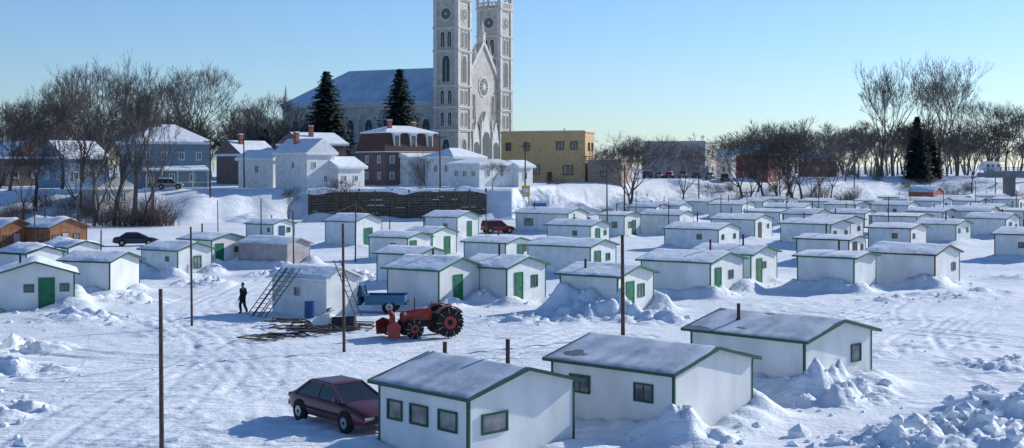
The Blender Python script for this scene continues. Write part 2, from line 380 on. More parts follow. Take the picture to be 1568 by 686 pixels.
# wheel tracks
TR = [[(-420, 60), (-250, 56), (-100, 57), (50, 59), (150, 62), (260, 68), (330, 66), (420, 60)],
      [(-420, 52), (-300, 47), (-160, 49), (-60, 53), (20, 60), (110, 70), (200, 74), (300, 72), (420, 70)],
      [(430, 84), (350, 78), (280, 70), (250, 60), (290, 54), (420, 52)],
      [(360, 120), (365, 100), (300, 80), (270, 70), (230, 66)],
      [(-420, 43), (-280, 41), (-170, 38.5), (-100, 36)],
      [(-200, 98), (-235, 80), (-210, 62), (-250, 48), (-330, 40)],
      [(-330, 100), (-260, 82), (-200, 66), (-140, 52), (-120, 44)],
      [(430, 57), (340, 56), (300, 60), (310, 72), (350, 90)],
      [(-100, 90), (-20, 72), (20, 66), (120, 66)]]
ridx = np.where((ys > 33) & (ys < 125))[0]; r0, r1 = ridx[0], ridx[-1] + 1
cidx = np.where(np.abs(xs) < 52)[0]; c0, c1 = cidx[0], cidx[-1] + 1
sX = X[r0:r1, c0:c1]; sY = Y[r0:r1, c0:c1]; acc = np.zeros_like(sX)
rng = random.Random(5)
for tr in TR:
    for cp in range(3):
        jx, jy = rng.uniform(-3, 3), rng.uniform(-3, 3)
        amp = rng.uniform(.3, 1.0)
        P = [at(*q) for q in tr]; P = [(p[0] + jx + rng.uniform(-1.4, 1.4), p[1] + jy + rng.uniform(-1.4, 1.4)) for p in P]
        Q = []
        for i in range(len(P) - 1):   # Catmull-Rom
            p0 = P[max(i - 1, 0)]; p1 = P[i]; p2 = P[i + 1]; p3 = P[min(i + 2, len(P) - 1)]
            for s in range(6):
                t = s / 6
                Q.append(tuple(.5 * ((2 * p1[c]) + (-p0[c] + p2[c]) * t + (2 * p0[c] - 5 * p1[c] + 4 * p2[c] - p3[c]) * t * t + (-p0[c] + 3 * p1[c] - 3 * p2[c] + p3[c]) * t ** 3) for c in (0, 1)))
        Q.append(P[-1])
        dm = np.full(sX.shape, 9.0)
        for a, b in zip(Q[:-1], Q[1:]):
            dx, dy = b[0] - a[0], b[1] - a[1]; l2 = dx * dx + dy * dy + 1e-9
            lx, hx = min(a[0], b[0]) - 2, max(a[0], b[0]) + 2; ly, hy = min(a[1], b[1]) - 2, max(a[1], b[1]) + 2
            i0, i1 = np.searchsorted(ys[r0:r1], [ly, hy]); j0, j1 = np.searchsorted(xs[c0:c1], [lx, hx])
            if i1 <= i0 or j1 <= j0: continue
            wx = sX[i0:i1, j0:j1]; wy = sY[i0:i1, j0:j1]
            t = np.clip(((wx - a[0]) * dx + (wy - a[1]) * dy) / l2, 0, 1)
            dd = np.hypot(wx - a[0] - t * dx, wy - a[1] - t * dy)
            dm[i0:i1, j0:j1] = np.minimum(dm[i0:i1, j0:j1], dd)
        e = np.abs(dm - .8)
        acc += amp * (-.055 * np.exp(-(e / .15) ** 2) + .03 * np.exp(-((e - .32) / .13) ** 2))
acc *= np.clip(-.1 + 1.5 * fbm(sX * .3, sY * .3, 3, 91), .1, 1.2)
acc = np.clip(acc, -.09, .06)
Z[r0:r1, c0:c1] += acc
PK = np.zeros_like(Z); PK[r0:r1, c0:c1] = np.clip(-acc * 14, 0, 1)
# drifts and shovelled banks round the huts
def window_idx(x, y, r):
    i0, i1 = np.searchsorted(ys, [y - r, y + r]); j0, j1 = np.searchsorted(xs, [x - r, x + r]); return i0, i1, j0, j1
for k, (x, y, yaw, A, B, dr) in enumerate(RECTS):
    r = max(A, B) + 4; i0, i1, j0, j1 = window_idx(x, y, r + 3)
    wx = X[i0:i1, j0:j1] - x; wy = Y[i0:i1, j0:j1] - y
    c, s = math.cos(yaw), math.sin(yaw)
    lx = wx * c + wy * s; ly = -wx * s + wy * c
    dx = np.maximum(np.maximum(-lx, lx - B), 0); dy = np.maximum(np.maximum(-ly, ly - A), 0)
    dd = np.hypot(dx, dy)
    inside = dd <= 0
    lump = fbm(X[i0:i1, j0:j1] * 1.3, Y[i0:i1, j0:j1] * 1.3, 4, 77); lw = fbm(X[i0:i1, j0:j1] * .3, Y[i0:i1, j0:j1] * .3, 2, 78)
    g = np.exp(-((dd - .3) / .9) ** 2) * dr * 1.4 * np.clip(lw * 2.2 - .5, .08, 1.2) * (.45 + lump * .95)
    if y < 115:  # cleared in front of doors
        cl = np.exp(-((lx - B * .45) / .9) ** 2) * (ly < .2) * (ly > -3); g = g * (1 - .6 * cl)
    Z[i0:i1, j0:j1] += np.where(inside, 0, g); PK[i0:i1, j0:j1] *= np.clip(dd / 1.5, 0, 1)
# ploughed heaps
HEAPS = [(-380, 62, 3, .6), (-330, 74, 3, .6), (-300, 84, 3, .6), (-392, 46, 2.2, .5), (-392, 55, 3, .5), (385, 45, 3, .6),
         (270, 60, 2.6, .25), (330, 86, 2.5, .35), (365, 88, 2.5, .35), (290, 84, 2, .3), (-235, 96, 3, .5), (-110, 100, 4, .6), (10, 73, 2.5, .4), (57, 74.5, 2.8, .9),
         (110, 73, 2.3, .6), (262, 49, 1.9, .6), (-180, 104, 3, .5), (-30, 106, 3, .5), (390, 100, 3, .4), (-290, 108, 4, .5), (385, 56, 3, .35), (140, 41, 1.5, .5), (100, 44.5, 1.3, .5), (235, 47.8, 1.6, .5), (340, 42, 2.6, .6), (300, 41, 2, .5)]
for b, d, r, h in HEAPS:
    x, y = at(b, d); i0, i1, j0, j1 = window_idx(x, y, r * 2.2)
    wx = X[i0:i1, j0:j1]; wy = Y[i0:i1, j0:j1]; dd = np.hypot(wx - x, (wy - y) * 1.3) / r
    Z[i0:i1, j0:j1] += h * np.exp(-dd ** 2 * 1.6) * np.clip(fbm(wx * 1.6, wy * 1.6, 4, 55) * 2.8 - .7, 0, 2)
def gfin(x, y):
    i = min(max(np.searchsorted(ys, y), 1), len(ys) - 1); j = min(max(np.searchsorted(xs, x), 1), len(xs) - 1)
    return float(Z[i, j])
nr, nc = X.shape
me = bpy.data.meshes.new('snow_ground')
co = np.stack([X, Y, Z], -1).reshape(-1, 3).astype(np.float32)
me.vertices.add(len(co)); me.vertices.foreach_set('co', co.ravel())
ii = (np.arange(nr - 1)[:, None] * nc + np.arange(nc - 1)[None, :]).ravel()
q = np.stack([ii, ii + 1, ii + 1 + nc, ii + nc], -1).astype(np.int32)
me.loops.add(q.size); me.loops.foreach_set('vertex_index', q.ravel())
me.polygons.add(len(q)); me.polygons.foreach_set('loop_start', np.arange(0, q.size, 4, dtype=np.int32)); me.polygons.foreach_set('loop_total', np.full(len(q), 4, np.int32))
me.update(calc_edges=True); me.validate()
me.polygons.foreach_set('use_smooth', np.ones(len(q), bool))
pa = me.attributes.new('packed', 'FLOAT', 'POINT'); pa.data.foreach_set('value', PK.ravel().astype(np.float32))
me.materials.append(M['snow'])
g = bpy.data.objects.new('snow_ground', me); col.objects.link(g)

# ---------------------------------------------------------------- snow rubble
bm = bmesh.new(); bmesh.ops.create_icosphere(bm, subdivisions=1, radius=1)
iv = np.array([v.co[:] for v in bm.verts]); ifc = [[v.index for v in f.verts] for f in bm.faces]; bm.free()
rb = MB()
def chunk(x, y, r):
    sc = np.array([U(.7, 1.3), U(.7, 1.3), U(.5, .9)]) * r
    a = U(0, 6.3); ca, sa = math.cos(a), math.sin(a)
    p = iv * sc * (1 + (np.random.rand(len(iv), 1) - .5) * .5)
    px = p[:, 0] * ca - p[:, 1] * sa + x; py = p[:, 0] * sa + p[:, 1] * ca + y; pz = p[:, 2] + gfin(x, y) + r * .1
    rb.add(list(zip(px.tolist(), py.tolist(), pz.tolist())), ifc)
np.random.seed(3)
for b, d, r, h in HEAPS:
    x, y = at(b, d)
    for i in range(14):
        chunk(x + random.gauss(0, r * .7), y + random.gauss(0, r * .55), abs(random.gauss(0, .08)) + .04)
for (x, y, yaw, A, B, dr) in RECTS:
    if y < 110 and dr > .3:
        c, s = math.cos(yaw), math.sin(yaw)
        for i in range(20):
            if R() < .5: lx, ly = U(-.3, B), -abs(random.gauss(1.0, .3))
            else: lx, ly = -abs(random.gauss(1.0, .3)), U(-.3, A)
            chunk(x + lx * c - ly * s, y + lx * s + ly * c, abs(random.gauss(0, .06)) + .03)
for i in range(40): chunk(*at(U(325, 395), U(40, 48)), abs(random.gauss(0, .15)) + .05)
for i in range(18): chunk(*at(U(335, 395), U(40, 51)), U(.22, .42))
for i in range(34): chunk(*at(U(215, 330), U(39.5, 42.5)), abs(random.gauss(0, .12)) + .05)
for i in range(40): chunk(*at(U(-395, -370), U(40, 66)), abs(random.gauss(0, .1)) + .03)
for i in range(40): chunk(*at(U(-390, 390), U(40, 100)), abs(random.gauss(0, .04)) + .02)
rb.obj('snow_rubble', [M['snow']])

# ---------------------------------------------------------------- houses
def hip(mb, x0, x1, y0, y1, z, rise, axis, in0, in1, t, mi=0, gi=None):
    gi = mi if gi is None else gi
    zt = z + t
    b = [(x0, y0, z), (x1, y0, z), (x1, y1, z), (x0, y1, z)]; tp = [(x0, y0, zt), (x1, y0, zt), (x1, y1, zt), (x0, y1, zt)]
    if axis == 'y': rg = [((x0 + x1) / 2, y0 + in0, zt + rise), ((x0 + x1) / 2, y1 - in1, zt + rise)]
    else: rg = [(x0 + in0, (y0 + y1) / 2, zt + rise), (x1 - in1, (y0 + y1) / 2, zt + rise)]
    v = b + tp + rg
    mb.add(v, [(0, 3, 2, 1), (0, 1, 5, 4), (1, 2, 6, 5), (2, 3, 7, 6), (3, 0, 4, 7)], mi)
    if axis == 'y':
        mb.add(v, [(4, 8, 9, 7), (5, 6, 9, 8)], mi); mb.add(v, [(4, 5, 8)], gi if in0 == 0 else mi); mb.add(v, [(6, 7, 9)], gi if in1 == 0 else mi)
    else:
        mb.add(v, [(4, 5, 9, 8), (7, 8, 9, 6)], mi); mb.add(v, [(4, 8, 7)], gi if in0 == 0 else mi); mb.add(v, [(5, 6, 9)], gi if in1 == 0 else mi)

def house(name, b, d, th, A, B, wh, rise, wall, roof='gy', wins=(), trim='white2', chims=(), z=None, extra=None, ov=.45, par='snowroof', door=None):
    x, y = at(b, d); zz = gz(x, y) - .1 if z is None else z
    e = root(name, (x, y, zz), rad(th))
    w = MB(); w.box(0, B, 0, A, -3, wh); w.obj('walls', [M[wall]], e)
    r = MB(); t = .28
    if roof == 'gy': hip(r, -ov, B + ov, -ov, A + ov, wh + .01, rise, 'y', 0, 0, t, 0, 1)
    if roof == 'gx': hip(r, -ov, B + ov, -ov, A + ov, wh + .01, rise, 'x', 0, 0, t, 0, 1)
    if roof == 'hip': 
        if A > B: hip(r, -ov, B + ov, -ov, A + ov, wh + .01, rise, 'y', B * .45, B * .45, t)
        else: hip(r, -ov, B + ov, -ov, A + ov, wh + .01, rise, 'x', A * .45, A * .45, t)
    if roof == 'flat':
        r.box(-.15, B + .15, -.15, A + .15, wh + .01, wh + .35, 1); r.box(.1, B - .1, .1, A - .1, wh + .351, wh + .5, 0)
    if roof == 'mansard':
        r.loft([[(-.4, -.4, wh + .01), (B + .4, -.4, wh + .01), (B + .4, A + .4, wh + .01), (-.4, A + .4, wh + .01)],
                [(.5, .5, wh + rise), (B - .5, .5, wh + rise), (B - .5, A - .5, wh + rise), (.5, A - .5, wh + rise)]], 2)
        hip(r, .2, B - .2, .2, A - .2, wh + rise + .01, 1.3, 'x', A * .4, A * .4, .2, 0)
        for i in range(3):
            a = B * (.2 + .3 * i); r.box(a - .7, a + .7, -.15, 1.0, wh + .4, wh + rise - .2, 3); r.box(a - .45, a + .45, -.2, -.14, wh + .7, wh + rise - .5, 4)
            r.box(a - .85, a + .85, -.35, 1.1, wh + rise - .19, wh + rise + .02, 0)
    r.obj('roof', [M['snowroof'], M[wall], M['mansard'], M[trim], M['glass']], e)
    f = MB()
    if roof not in ('flat',):
        f.box(-ov + .03, -ov + .09, -ov + .03, A + ov - .03, wh - .16, wh + .005); f.box(-ov + .09, B + ov - .03, -ov + .03, -ov + .09, wh - .16, wh + .005)
    gl = MB()
    for q in wins: window(f, gl, q[0], q[1], q[2], q[3], q[4], .13, sc=2)
    if door: f.fbox(door[0], door[1], door[1] + 1, 0, 2.1, -.01, .08, 1)
    f.obj('trim_and_frames', [M[trim], M['brown']], e)
    if gl.v: gl.obj('window_panes', [M['glass']], e)
    c = MB()
    for cx, cy, ch in chims:
        c.box(cx - .35, cx + .35, cy - .35, cy + .35, wh, wh + ch, 0); c.box(cx - .42, cx + .42, cy - .42, cy + .42, wh + ch, wh + ch + .2, 0); c.box(cx - .38, cx + .38, cy - .38, cy + .38, wh + ch + .2, wh + ch + .35, 1)
    if chims: c.obj('chimney', [M['redbrick'], M['snowroof']], e)
    if extra: extra(e)
    return e
def grid(face, n, a0, da, levels, w=1.0, h=1.4): return [(face, a0 + i * da, z, w, h) for z in levels for i in range(n)]

def porch(e, face, a0, a1, dep, z, wall=None, posts=4, w0=0):
    p = MB()
    if face == 'R':
        p.loft([[(a0, -dep, z), (a1, -dep, z), (a1, -.02, z), (a0, -.02, z)], [(a0, -dep, z + .25), (a1, -dep, z + .25), (a1, -.02, z + 1.0), (a0, -.02, z + 1.0)]], 0)
        for i in range(posts):
            a = a0 + .1 + (a1 - a0 - .35) * i / (posts - 1); p.box(a, a + .15, -dep + .15, -dep + .3, -2, z - .01, 1)
        p.box(a0, a1, -dep, -.02, -1.0, .35, 1)
        p.box(a0, a1, -dep + .01, -dep + .07, 1.1, 1.2, 1)
        if wall: p.box(a0 + .3, a1 - .3, -dep + .35, -.03, .351, z - .02, 2)
    p.obj('porch', [M['snowroof'], M['white2'], M[wall or 'white2']], e)

house('blue_house', -288, 213, 30, 11, 12.4, 7.6, 3.0, 'slate', 'hip', wins=grid('R', 4, 1.2, 2.9, (4.8,)) + grid('R', 3, 2, 3.4, (1.2,)) + grid('L', 3, 1.5, 3, (4.8,)),
      chims=[(5, 5, 3.9)], extra=lambda e: porch(e, 'R', 1, 11.5, 2.4, 3.0, None, 5))
house('white_house', -183, 224, 55, 8.5, 5, 4.9, 1.5, 'white', 'gy', wins=grid('L', 1, 3.4, 3, (2.6,)))
house('white_house', -157, 216, 50, 8, 6.2, 5.8, 2.4, 'white', 'gy', wins=grid('R', 1, 1.2, 2.6, (3.4,), .8, 1.2) + grid('R', 1, 3.6, 1, (1.1,), .9, 1.2) + grid('L', 1, 3, 3, (3.3,), .9, 1.2), chims=[(2, 5, 3.5)])
house('white_cottage', -133, 219, 50, 6, 6, 3.5, 1.7, 'white2', 'gx', wins=grid('R', 2, 1, 2.6, (1.2,), .9, 1.1))
house('brick_house', -158, 246, 40, 10, 9, 7.6, 2.2, 'darkbrick', 'gx', wins=grid('R', 2, 2, 3.5, (5.5,)), chims=[(3, 3, 3.4)])
house('mansard_house', -97, 240, 40, 9, 12.6, 6.4, 3.4, 'darkbrick', 'mansard', wins=grid('R', 4, 1.0, 3, (1.2, 4.2)) + grid('L', 2, 1.5, 4, (1.2, 4.2)), chims=[(3, 3, 5.6), (10, 5, 5.4)],
      extra=lambda e: porch(e, 'R', 3, 13.5, 3, 5.2, 'white', 5))
house('white_house', -45, 236, 50, 7, 8.5, 5.2, 1.6, 'white', 'hip', wins=grid('R', 2, 1.4, 3.2, (2.6,)) + grid('L', 2, 1.2, 2.6, (2.6,)))
house('white_house', -25, 226, 50, 6.8, 9.0, 4.1, .7, 'white', 'gy', wins=grid('L', 3, .8, 2.0, (1.9,), 1.1, 1.2) + grid('R', 2, 1.8, 3.6, (1.9,)))
house('small_white_shed', 5, 232, 50, 4, 4, 3.6, 1.0, 'white', 'gx', wins=grid('R', 1, 1.4, 3, (1.4,)))
def ystairs(e):
    s = MB()
    for i in range(14):
        s.box(1.0 + i * .33, 1.33 + i * .33, -1.2, -.2, 5.2 - i * .37, 5.28 - i * .37)
    s.prism([(1, -1.2, 5.1), (5.7, -1.2, .0), (5.7, -1.2, .25), (1, -1.2, 5.4)], [(1, -1.12, 5.1), (5.7, -1.12, .0), (5.7, -1.12, .25), (1, -1.12, 5.4)])
    s.prism([(1, -1.2, 6.2), (5.7, -1.2, 1.1), (5.7, -1.2, 1.18), (1, -1.2, 6.28)], [(1, -1.12, 6.2), (5.7, -1.12, 1.1), (5.7, -1.12, 1.18), (1, -1.12, 6.28)])
    s.box(-1.2, 1, -1.3, -.02, 5.2, 5.3); 
    for a in (-1.2, -.1, .95, 3.2, 5.6): s.box(a, a + .08, -1.28, -1.2, -.5, 6.3 if a < 1 else 3)
    s.obj('stairs', [M['dark']], e)
house('yellow_building', 56, 262, 70, 18, 6.5, 10.0, 0, 'yellow', 'flat', wins=[('L', 1.6, 6.6, 1.5, 1.7), ('L', 4.4, 6.6, 1.7, 1.7), ('L', 11.8, 6.4, 1.3, 1.7), ('L', 2.5, 1.5, 2.2, 2), ('L', 9.6, 1.6, 1.6, 2), ('L', 13, 1.4, 1.6, 2), ('L', 15.8, 6.4, 1.2, 1.7), ('R', 2, 6.4, 1.2, 1.7), ('R', 4.4, 6.4, 1.2, 1.7)],
      trim='brown', door=('L', 7), extra=ystairs)
house('brick_garage', 84, 258, 70, 7, 8, 5.0, .6, 'tanbrick', 'flat', wins=[('L', 3, 2, 1.4, 1.2)], trim='brown')
house('apartment_building', 148, 300, 65, 15, 9, 8.2, .8, 'palebrick', 'flat', wins=grid('L', 4, 1.2, 3.4, (1.5, 5.0), 1.4, 1.4) + grid('R', 2, 1.5, 4, (1.5, 5.0)), trim='cream')
house('white_house', 168, 312, 55, 8, 8, 4.6, 2.0, 'cream', 'gy', wins=grid('L', 2, 1.5, 3.4, (1.5,)))
house('red_brick_house', 196, 300, 55, 8, 7, 6.6, 2.2, 'redbrick', 'gy', wins=grid('L', 2, 1.5, 3.6, (1.3, 4.2)) + grid('R', 2, 1.2, 3, (1.3, 4.2)))
house('red_brick_house', 240, 335, 52, 7, 7, 4.2, 2.2, 'redbrick', 'gy', wins=grid('L', 2, 1.5, 3, (1.3,)))
house('brown_house', -342, 222, 50, 9, 8, 5.2, 2.8, 'slate', 'gx', wins=grid('R', 2, 1.5, 3.4, (1.5,)) + grid('L', 2, 1.5, 3.6, (1.5,)))
house('brown_house', -388, 235, 45, 9, 8, 5.2, 2.8, 'darkbrick', 'gy', wins=grid('R', 2, 1.5, 3.4, (1.5,)))
house('brown_house', -207, 246, 48, 8, 8, 5.6, 2.6, 'darkbrick', 'gx', wins=grid('R', 2, 1.3, 3.4, (1.4, 3.6)), chims=[(2, 3, 3.8)])
house('white_house', -316, 200, 48, 6, 6, 3.2, 1.6, 'palebrick', 'gy', wins=grid('R', 2, 1.0, 2.6, (1.2,)))

# ---------------------------------------------------------------- church
def lanpts(c, z0, w, h):
    k = min(h * .45, w * .9); pts = [(c - w / 2, z0), (c + w / 2, z0)]
    for i in range(6):
        t = i / 5; pts.append((c + w / 2 * math.cos(t * math.pi / 2) ** .8 if i < 5 else c, z0 + h - k + k * math.sin(t * math.pi / 2)))
    for i in range(4, -1, -1):
        t = i / 5; pts.append((c - w / 2 * math.cos(t * math.pi / 2) ** .8, z0 + h - k + k * math.sin(t * math.pi / 2)))
    return pts
def lancet(mb, face, c, z0, w, h, d=.0):
    mb.fprism(face, lanpts(c, z0 - .15, w + .5, h + .45), d - .02, d + .12, 1)
    mb.fprism(face, lanpts(c, z0, w, h), d - .02, d + .16, 2)
    mb.fbox(face, c - .05, c + .05, z0, z0 + h * .8, d + .16, d + .2, 1)
ch = MB()
CX, CY = at(-41.5, 306); CZ = 5.6
ch_root = root('church', (CX, CY, CZ), rad(63.5))
def pinn(mb, x, y, z, w, h):
    mb.box(x - w / 2, x + w / 2, y - w / 2, y + w / 2, z, z + h * .35, 1)
    mb.box(x - w * .65, x + w * .65, y - w * .65, y + w * .65, z + h * .35, z + h * .4, 1)
    mb.cyl((x, y, z + h * .4), (x, y, z + h), w * .5, .03, 6, 1)
def tower(ox):
    ch.off = (ox, 0, 0); W = 6.2
    zs = [11.6, 17, 22, 30.2, 35.6, 42.4]
    ch.box(0, W, 0, W, -4, 42.4, 0)
    for z in zs:
        ch.box(-.3, W + .3, -.3, W + .3, z - .3, z, 1); ch.box(-.5, W + .5, -.5, W + .5, z, z + .28, 1)
    pz = [-4] + zs
    for a, b2 in zip(pz[:-1], pz[1:]):
        for cx in (-.28, W - .75):
            for cy in (-.28, W - .75):
                ch.box(cx, cx + 1.03, cy, cy + 1.03, a + .28, b2 - .3, 1 if a > 20 else 0)
    for face in ('L', 'R'):
        for c in (2.2, 4.0): lancet(ch, face, c, 31.2, 1.0, 3.6)
        lancet(ch, face, W / 2, 23, 2.0, 6.2)
        for c in (2.1, 4.1): lancet(ch, face, c, 17.8, .9, 3.2)
        for c in (2.1, 4.1): lancet(ch, face, c, 12.6, .8, 3.2)
        lancet(ch, face, W / 2, 3, 1.8, 6.5)
        n = 20
        for r_, dd, mi in ((1.65, .14, 1), (1.3, .2, 3), (.25, .24, 1)):
            ch.fprism(face, [(W / 2 + r_ * math.cos(2 * math.pi * i / n), 39 + r_ * math.sin(2 * math.pi * i / n)) for i in range(n)], -.02, dd, mi)
        for i in range(5): ch.fbox(face, .8 + i * 1.05, 1.2 + i * 1.05, 42.68, 43.9, .1, .35, 1)
    ch.box(.2, W - .2, .2, W - .2, 42.4, 43.4, 0); 
    ch.box(-.4, W + .4, -.4, -.05, 43.9, 44.2, 1); ch.box(-.4, -.05, -.04, W + .4, 43.9, 44.2, 1); ch.box(-.04, W + .4, W + .05, W + .4, 43.9, 44.2, 1); ch.box(W + .05, W + .4, -.04, W + .04, 43.9, 44.2, 1)
    for cx in (.1, W - .1):
        for cy in (.1, W - .1): pinn(ch, cx, cy, 42.7, .9, 6.5)
    for cx, cy in ((W / 2, -.1), (-.1, W / 2), (W / 2, W + .1), (W + .1, W / 2)): pinn(ch, cx, cy, 43.0, .5, 4.2)
    ch.off = (0, 0, 0)
tower(0); tower(21.8)
ch.box(6.2, 21.8, .6, 3, -4, 24.5, 0)
ch.fprism('R', [(6.25, 24.5), (21.75, 24.5), (14, 33)], -.7, -2.9, 0)
ch.fprism('R', [(6.3, 24.5), (6.3, 25.6), (14, 34), (21.7, 25.6), (21.7, 24.5), (14, 32.8)], -.3, -.75, 1)
pinn(ch, 14, .9, 33.5, 1.2, 5.5); pinn(ch, 10, .8, 28.5, .8, 4.5); pinn(ch, 18, .8, 28.5, .8, 4.5); pinn(ch, 7, .6, 25.3, .8, 5); pinn(ch, 21, .6, 25.3, .8, 5)
for r_, dd, mi in ((2.6, -.45, 1), (2.1, -.4, 2), (.7, -.33, 1)):
    ch.fprism('R', [(14 + r_ * math.cos(i * math.pi / 12), 22.5 + r_ * math.sin(i * math.pi / 12)) for i in range(24)], -.62, dd, mi)
for i in range(6):
    a = i * math.pi / 6; c_, s_ = math.cos(a), math.sin(a)
    ch.fprism('R', [(14 + 2.1 * c_ - .08 * s_, 22.5 + 2.1 * s_ + .08 * c_), (14 - 2.1 * c_ - .08 * s_, 22.5 - 2.1 * s_ + .08 * c_), (14 - 2.1 * c_ + .08 * s_, 22.5 - 2.1 * s_ - .08 * c_), (14 + 2.1 * c_ + .08 * s_, 22.5 + 2.1 * s_ - .08 * c_)], -.42, -.35, 1)
for c, w, h in ((14, 4.2, 11.5), (8.9, 3.2, 9), (19.1, 3.2, 9)):
    ch.fprism('R', [(c - w * .72, 0), (c + w * .72, 0), (c + w * .72, h * .95), (c, h + 5), (c - w * .72, h * .95)], -.62, .25, 1)
    ch.fprism('R', lanpts(c, 0, w, h), .22, .32, 2)
    for q_ in (-.8, .8): ch.fbox('R', c + q_ * w * .8 - .2, c + q_ * w * .8 + .2, 0, h + 1, .1, .5, 0); 
    for q_ in (-.8, .8): pinn(ch, c + q_ * w * .8, -.3, h + 1, .6, 4)
for c in (9, 19): lancet(ch, 'R', c, 14.5, 1.4, 6, -.6)
ch.box(6.25, 21.75, .25, .58, 13.4, 13.9, 1)
ch.box(2.5, 25.5, 3.01, 52, -4, 18.3, 0)
ch.box(2.2, 25.8, 6.4, 52.3, 17.7, 18.3, 1)
r = MB(); hip(r, 1.9, 26.1, 3.0, 52.6, 18.31, 9.0, 'y', 0, 13, .3)
for i in range(26):
    yy = 4.5 + i * 1.3
    r.prism([(1.9, yy, 18.62), (14, yy, 27.62), (14, yy, 27.70), (1.9, yy, 18.70)], [(1.9, yy + .12, 18.62), (14, yy + .12, 27.62), (14, yy + .12, 27.70), (1.9, yy + .12, 18.70)])
r.obj('nave_roof', [M['tin']], ch_root)
ch.off = (2.5, 0, 0)
for i in range(8):
    c = 10 + i * 5.4
    lancet(ch, 'L', c, 5.5, 2.0, 9); ch.fbox('L', c - 3.1, c - 2.3, -4, 14.5, -.01, 1.2, 0); ch.fbox('L', c - 3.0, c - 2.4, 14.5, 16, -.01, .6, 1)
ch.off = (0, 0, 0)
pinn(ch, 3, 51.5, 18.4, .9, 5.5); 
ch.box(6, 22, 52.01, 58, -4, 10, 0); hip(ch, 5.6, 22.4, 52.01, 58.4, 10.01, 3, 'x', 5, 5, .3, 4)
ch.obj('towers_and_walls', [M['stone'], M['stone2'], M['louver'], M['clock'], M['tin']], ch_root)

# ---------------------------------------------------------------- retaining wall (timber)
wl = MB(); A0 = at(-156, 205); B0 = at(-20, 214)
Lw = math.hypot(B0[0] - A0[0], B0[1] - A0[1]); yw = math.atan2(B0[1] - A0[1], B0[0] - A0[0])
sn = MB()
for i in range(11):
    z0 = .1 + i * .42; a = 0
    while a < Lw - .1:
        l = min(U(3.5, 8), Lw - a); dd_ = U(-.14, .05); wl.box(a, a + l - .05, dd_, .3, z0, z0 + .34 + U(-.03, .03), 0)
        if R() < .3:
            s0 = a + U(0, l * .4); s1 = s0 + U(.5, l * .4); sn.box(s0, min(s1, a + l - .06), dd_ - .07, dd_ - .001, z0 + .25, z0 + .3 + U(0, .06), 0)
        a += l
a = 0
while a < Lw: wl.box(a, a + .25, -.25, -.16, -.2, 4.9 + U(-.2, .25), 0); a += U(2.2, 3.2)
wl.box(0, Lw, .31, .4, -.2, 4.6, 1)
wl.obj('timber_retaining_wall', [M['wood'], M['dark']], None, (A0[0], A0[1], 0), yw)
rg_ = []
for i in range(41):
    t = i / 40; hh = 5.0 + .35 * math.sin(t * 9) * math.sin(t * 23) + U(-.05, .1); x = Lw * t
    rg_.append([(x, -.2 - U(0, .15), 4.68 - .5 * max(0, math.sin(t * 13 + 1)) ** 3), (x, -.1, hh), (x, .6, hh + .1), (x, 1.6, hh - .1), (x, 1.6, 4.3)])
sn.loft(rg_)
rg_ = []
for i in range(41):
    t = i / 40; x = -1 + (Lw + 2) * t; hh = .35 + .7 * max(0, math.sin(t * 7 + .5)) + .4 * max(0, math.sin(t * 19)) + U(-.05, .05)
    rg_.append([(x, -2.6, -.2), (x, -1.5, hh * .35), (x, -.6, hh * .8), (x, -.1, hh), (x, .2, hh), (x, .2, -.2)])
sn.loft(rg_)
sn.obj('wall_snow_cap', [M['snowroof']], None, (A0[0], A0[1], 0), yw)

# ---------------------------------------------------------------- trees
def seg_mesh(name, segs, mat, n=3):
    P0 = np.array([s[0] for s in segs]); P1 = np.array([s[1] for s in segs]); r0 = np.array([s[2] for s in segs]); r1 = np.array([s[3] for s in segs])
    D = P1 - P0; D /= (np.linalg.norm(D, axis=1, keepdims=True) + 1e-9)
    ref = np.where(np.abs(D[:, 2:3]) < .9, np.array([[0, 0, 1.0]]), np.array([[1.0, 0, 0]]))
    Uv = np.cross(D, ref); Uv /= (np.linalg.norm(Uv, axis=1, keepdims=True) + 1e-9); W = np.cross(D, Uv)
    vs = []
    for P, r in ((P0, r0), (P1, r1)):
        for k in range(n):
            a = 2 * math.pi * k / n; vs.append(P + (Uv * math.cos(a) + W * math.sin(a)) * r[:, None])
    V = np.stack(vs, 1).reshape(-1, 3)
    base = np.arange(len(segs)) * 2 * n; F = []
    for k in range(n):
        k2 = (k + 1) % n; F.append(np.stack([base + k, base + k2, base + n + k2, base + n + k], -1))
    F = np.concatenate(F)
    me = bpy.data.meshes.new(name); me.from_pydata(V.tolist(), [], F.tolist()); me.materials.append(mat); me.update(); return me

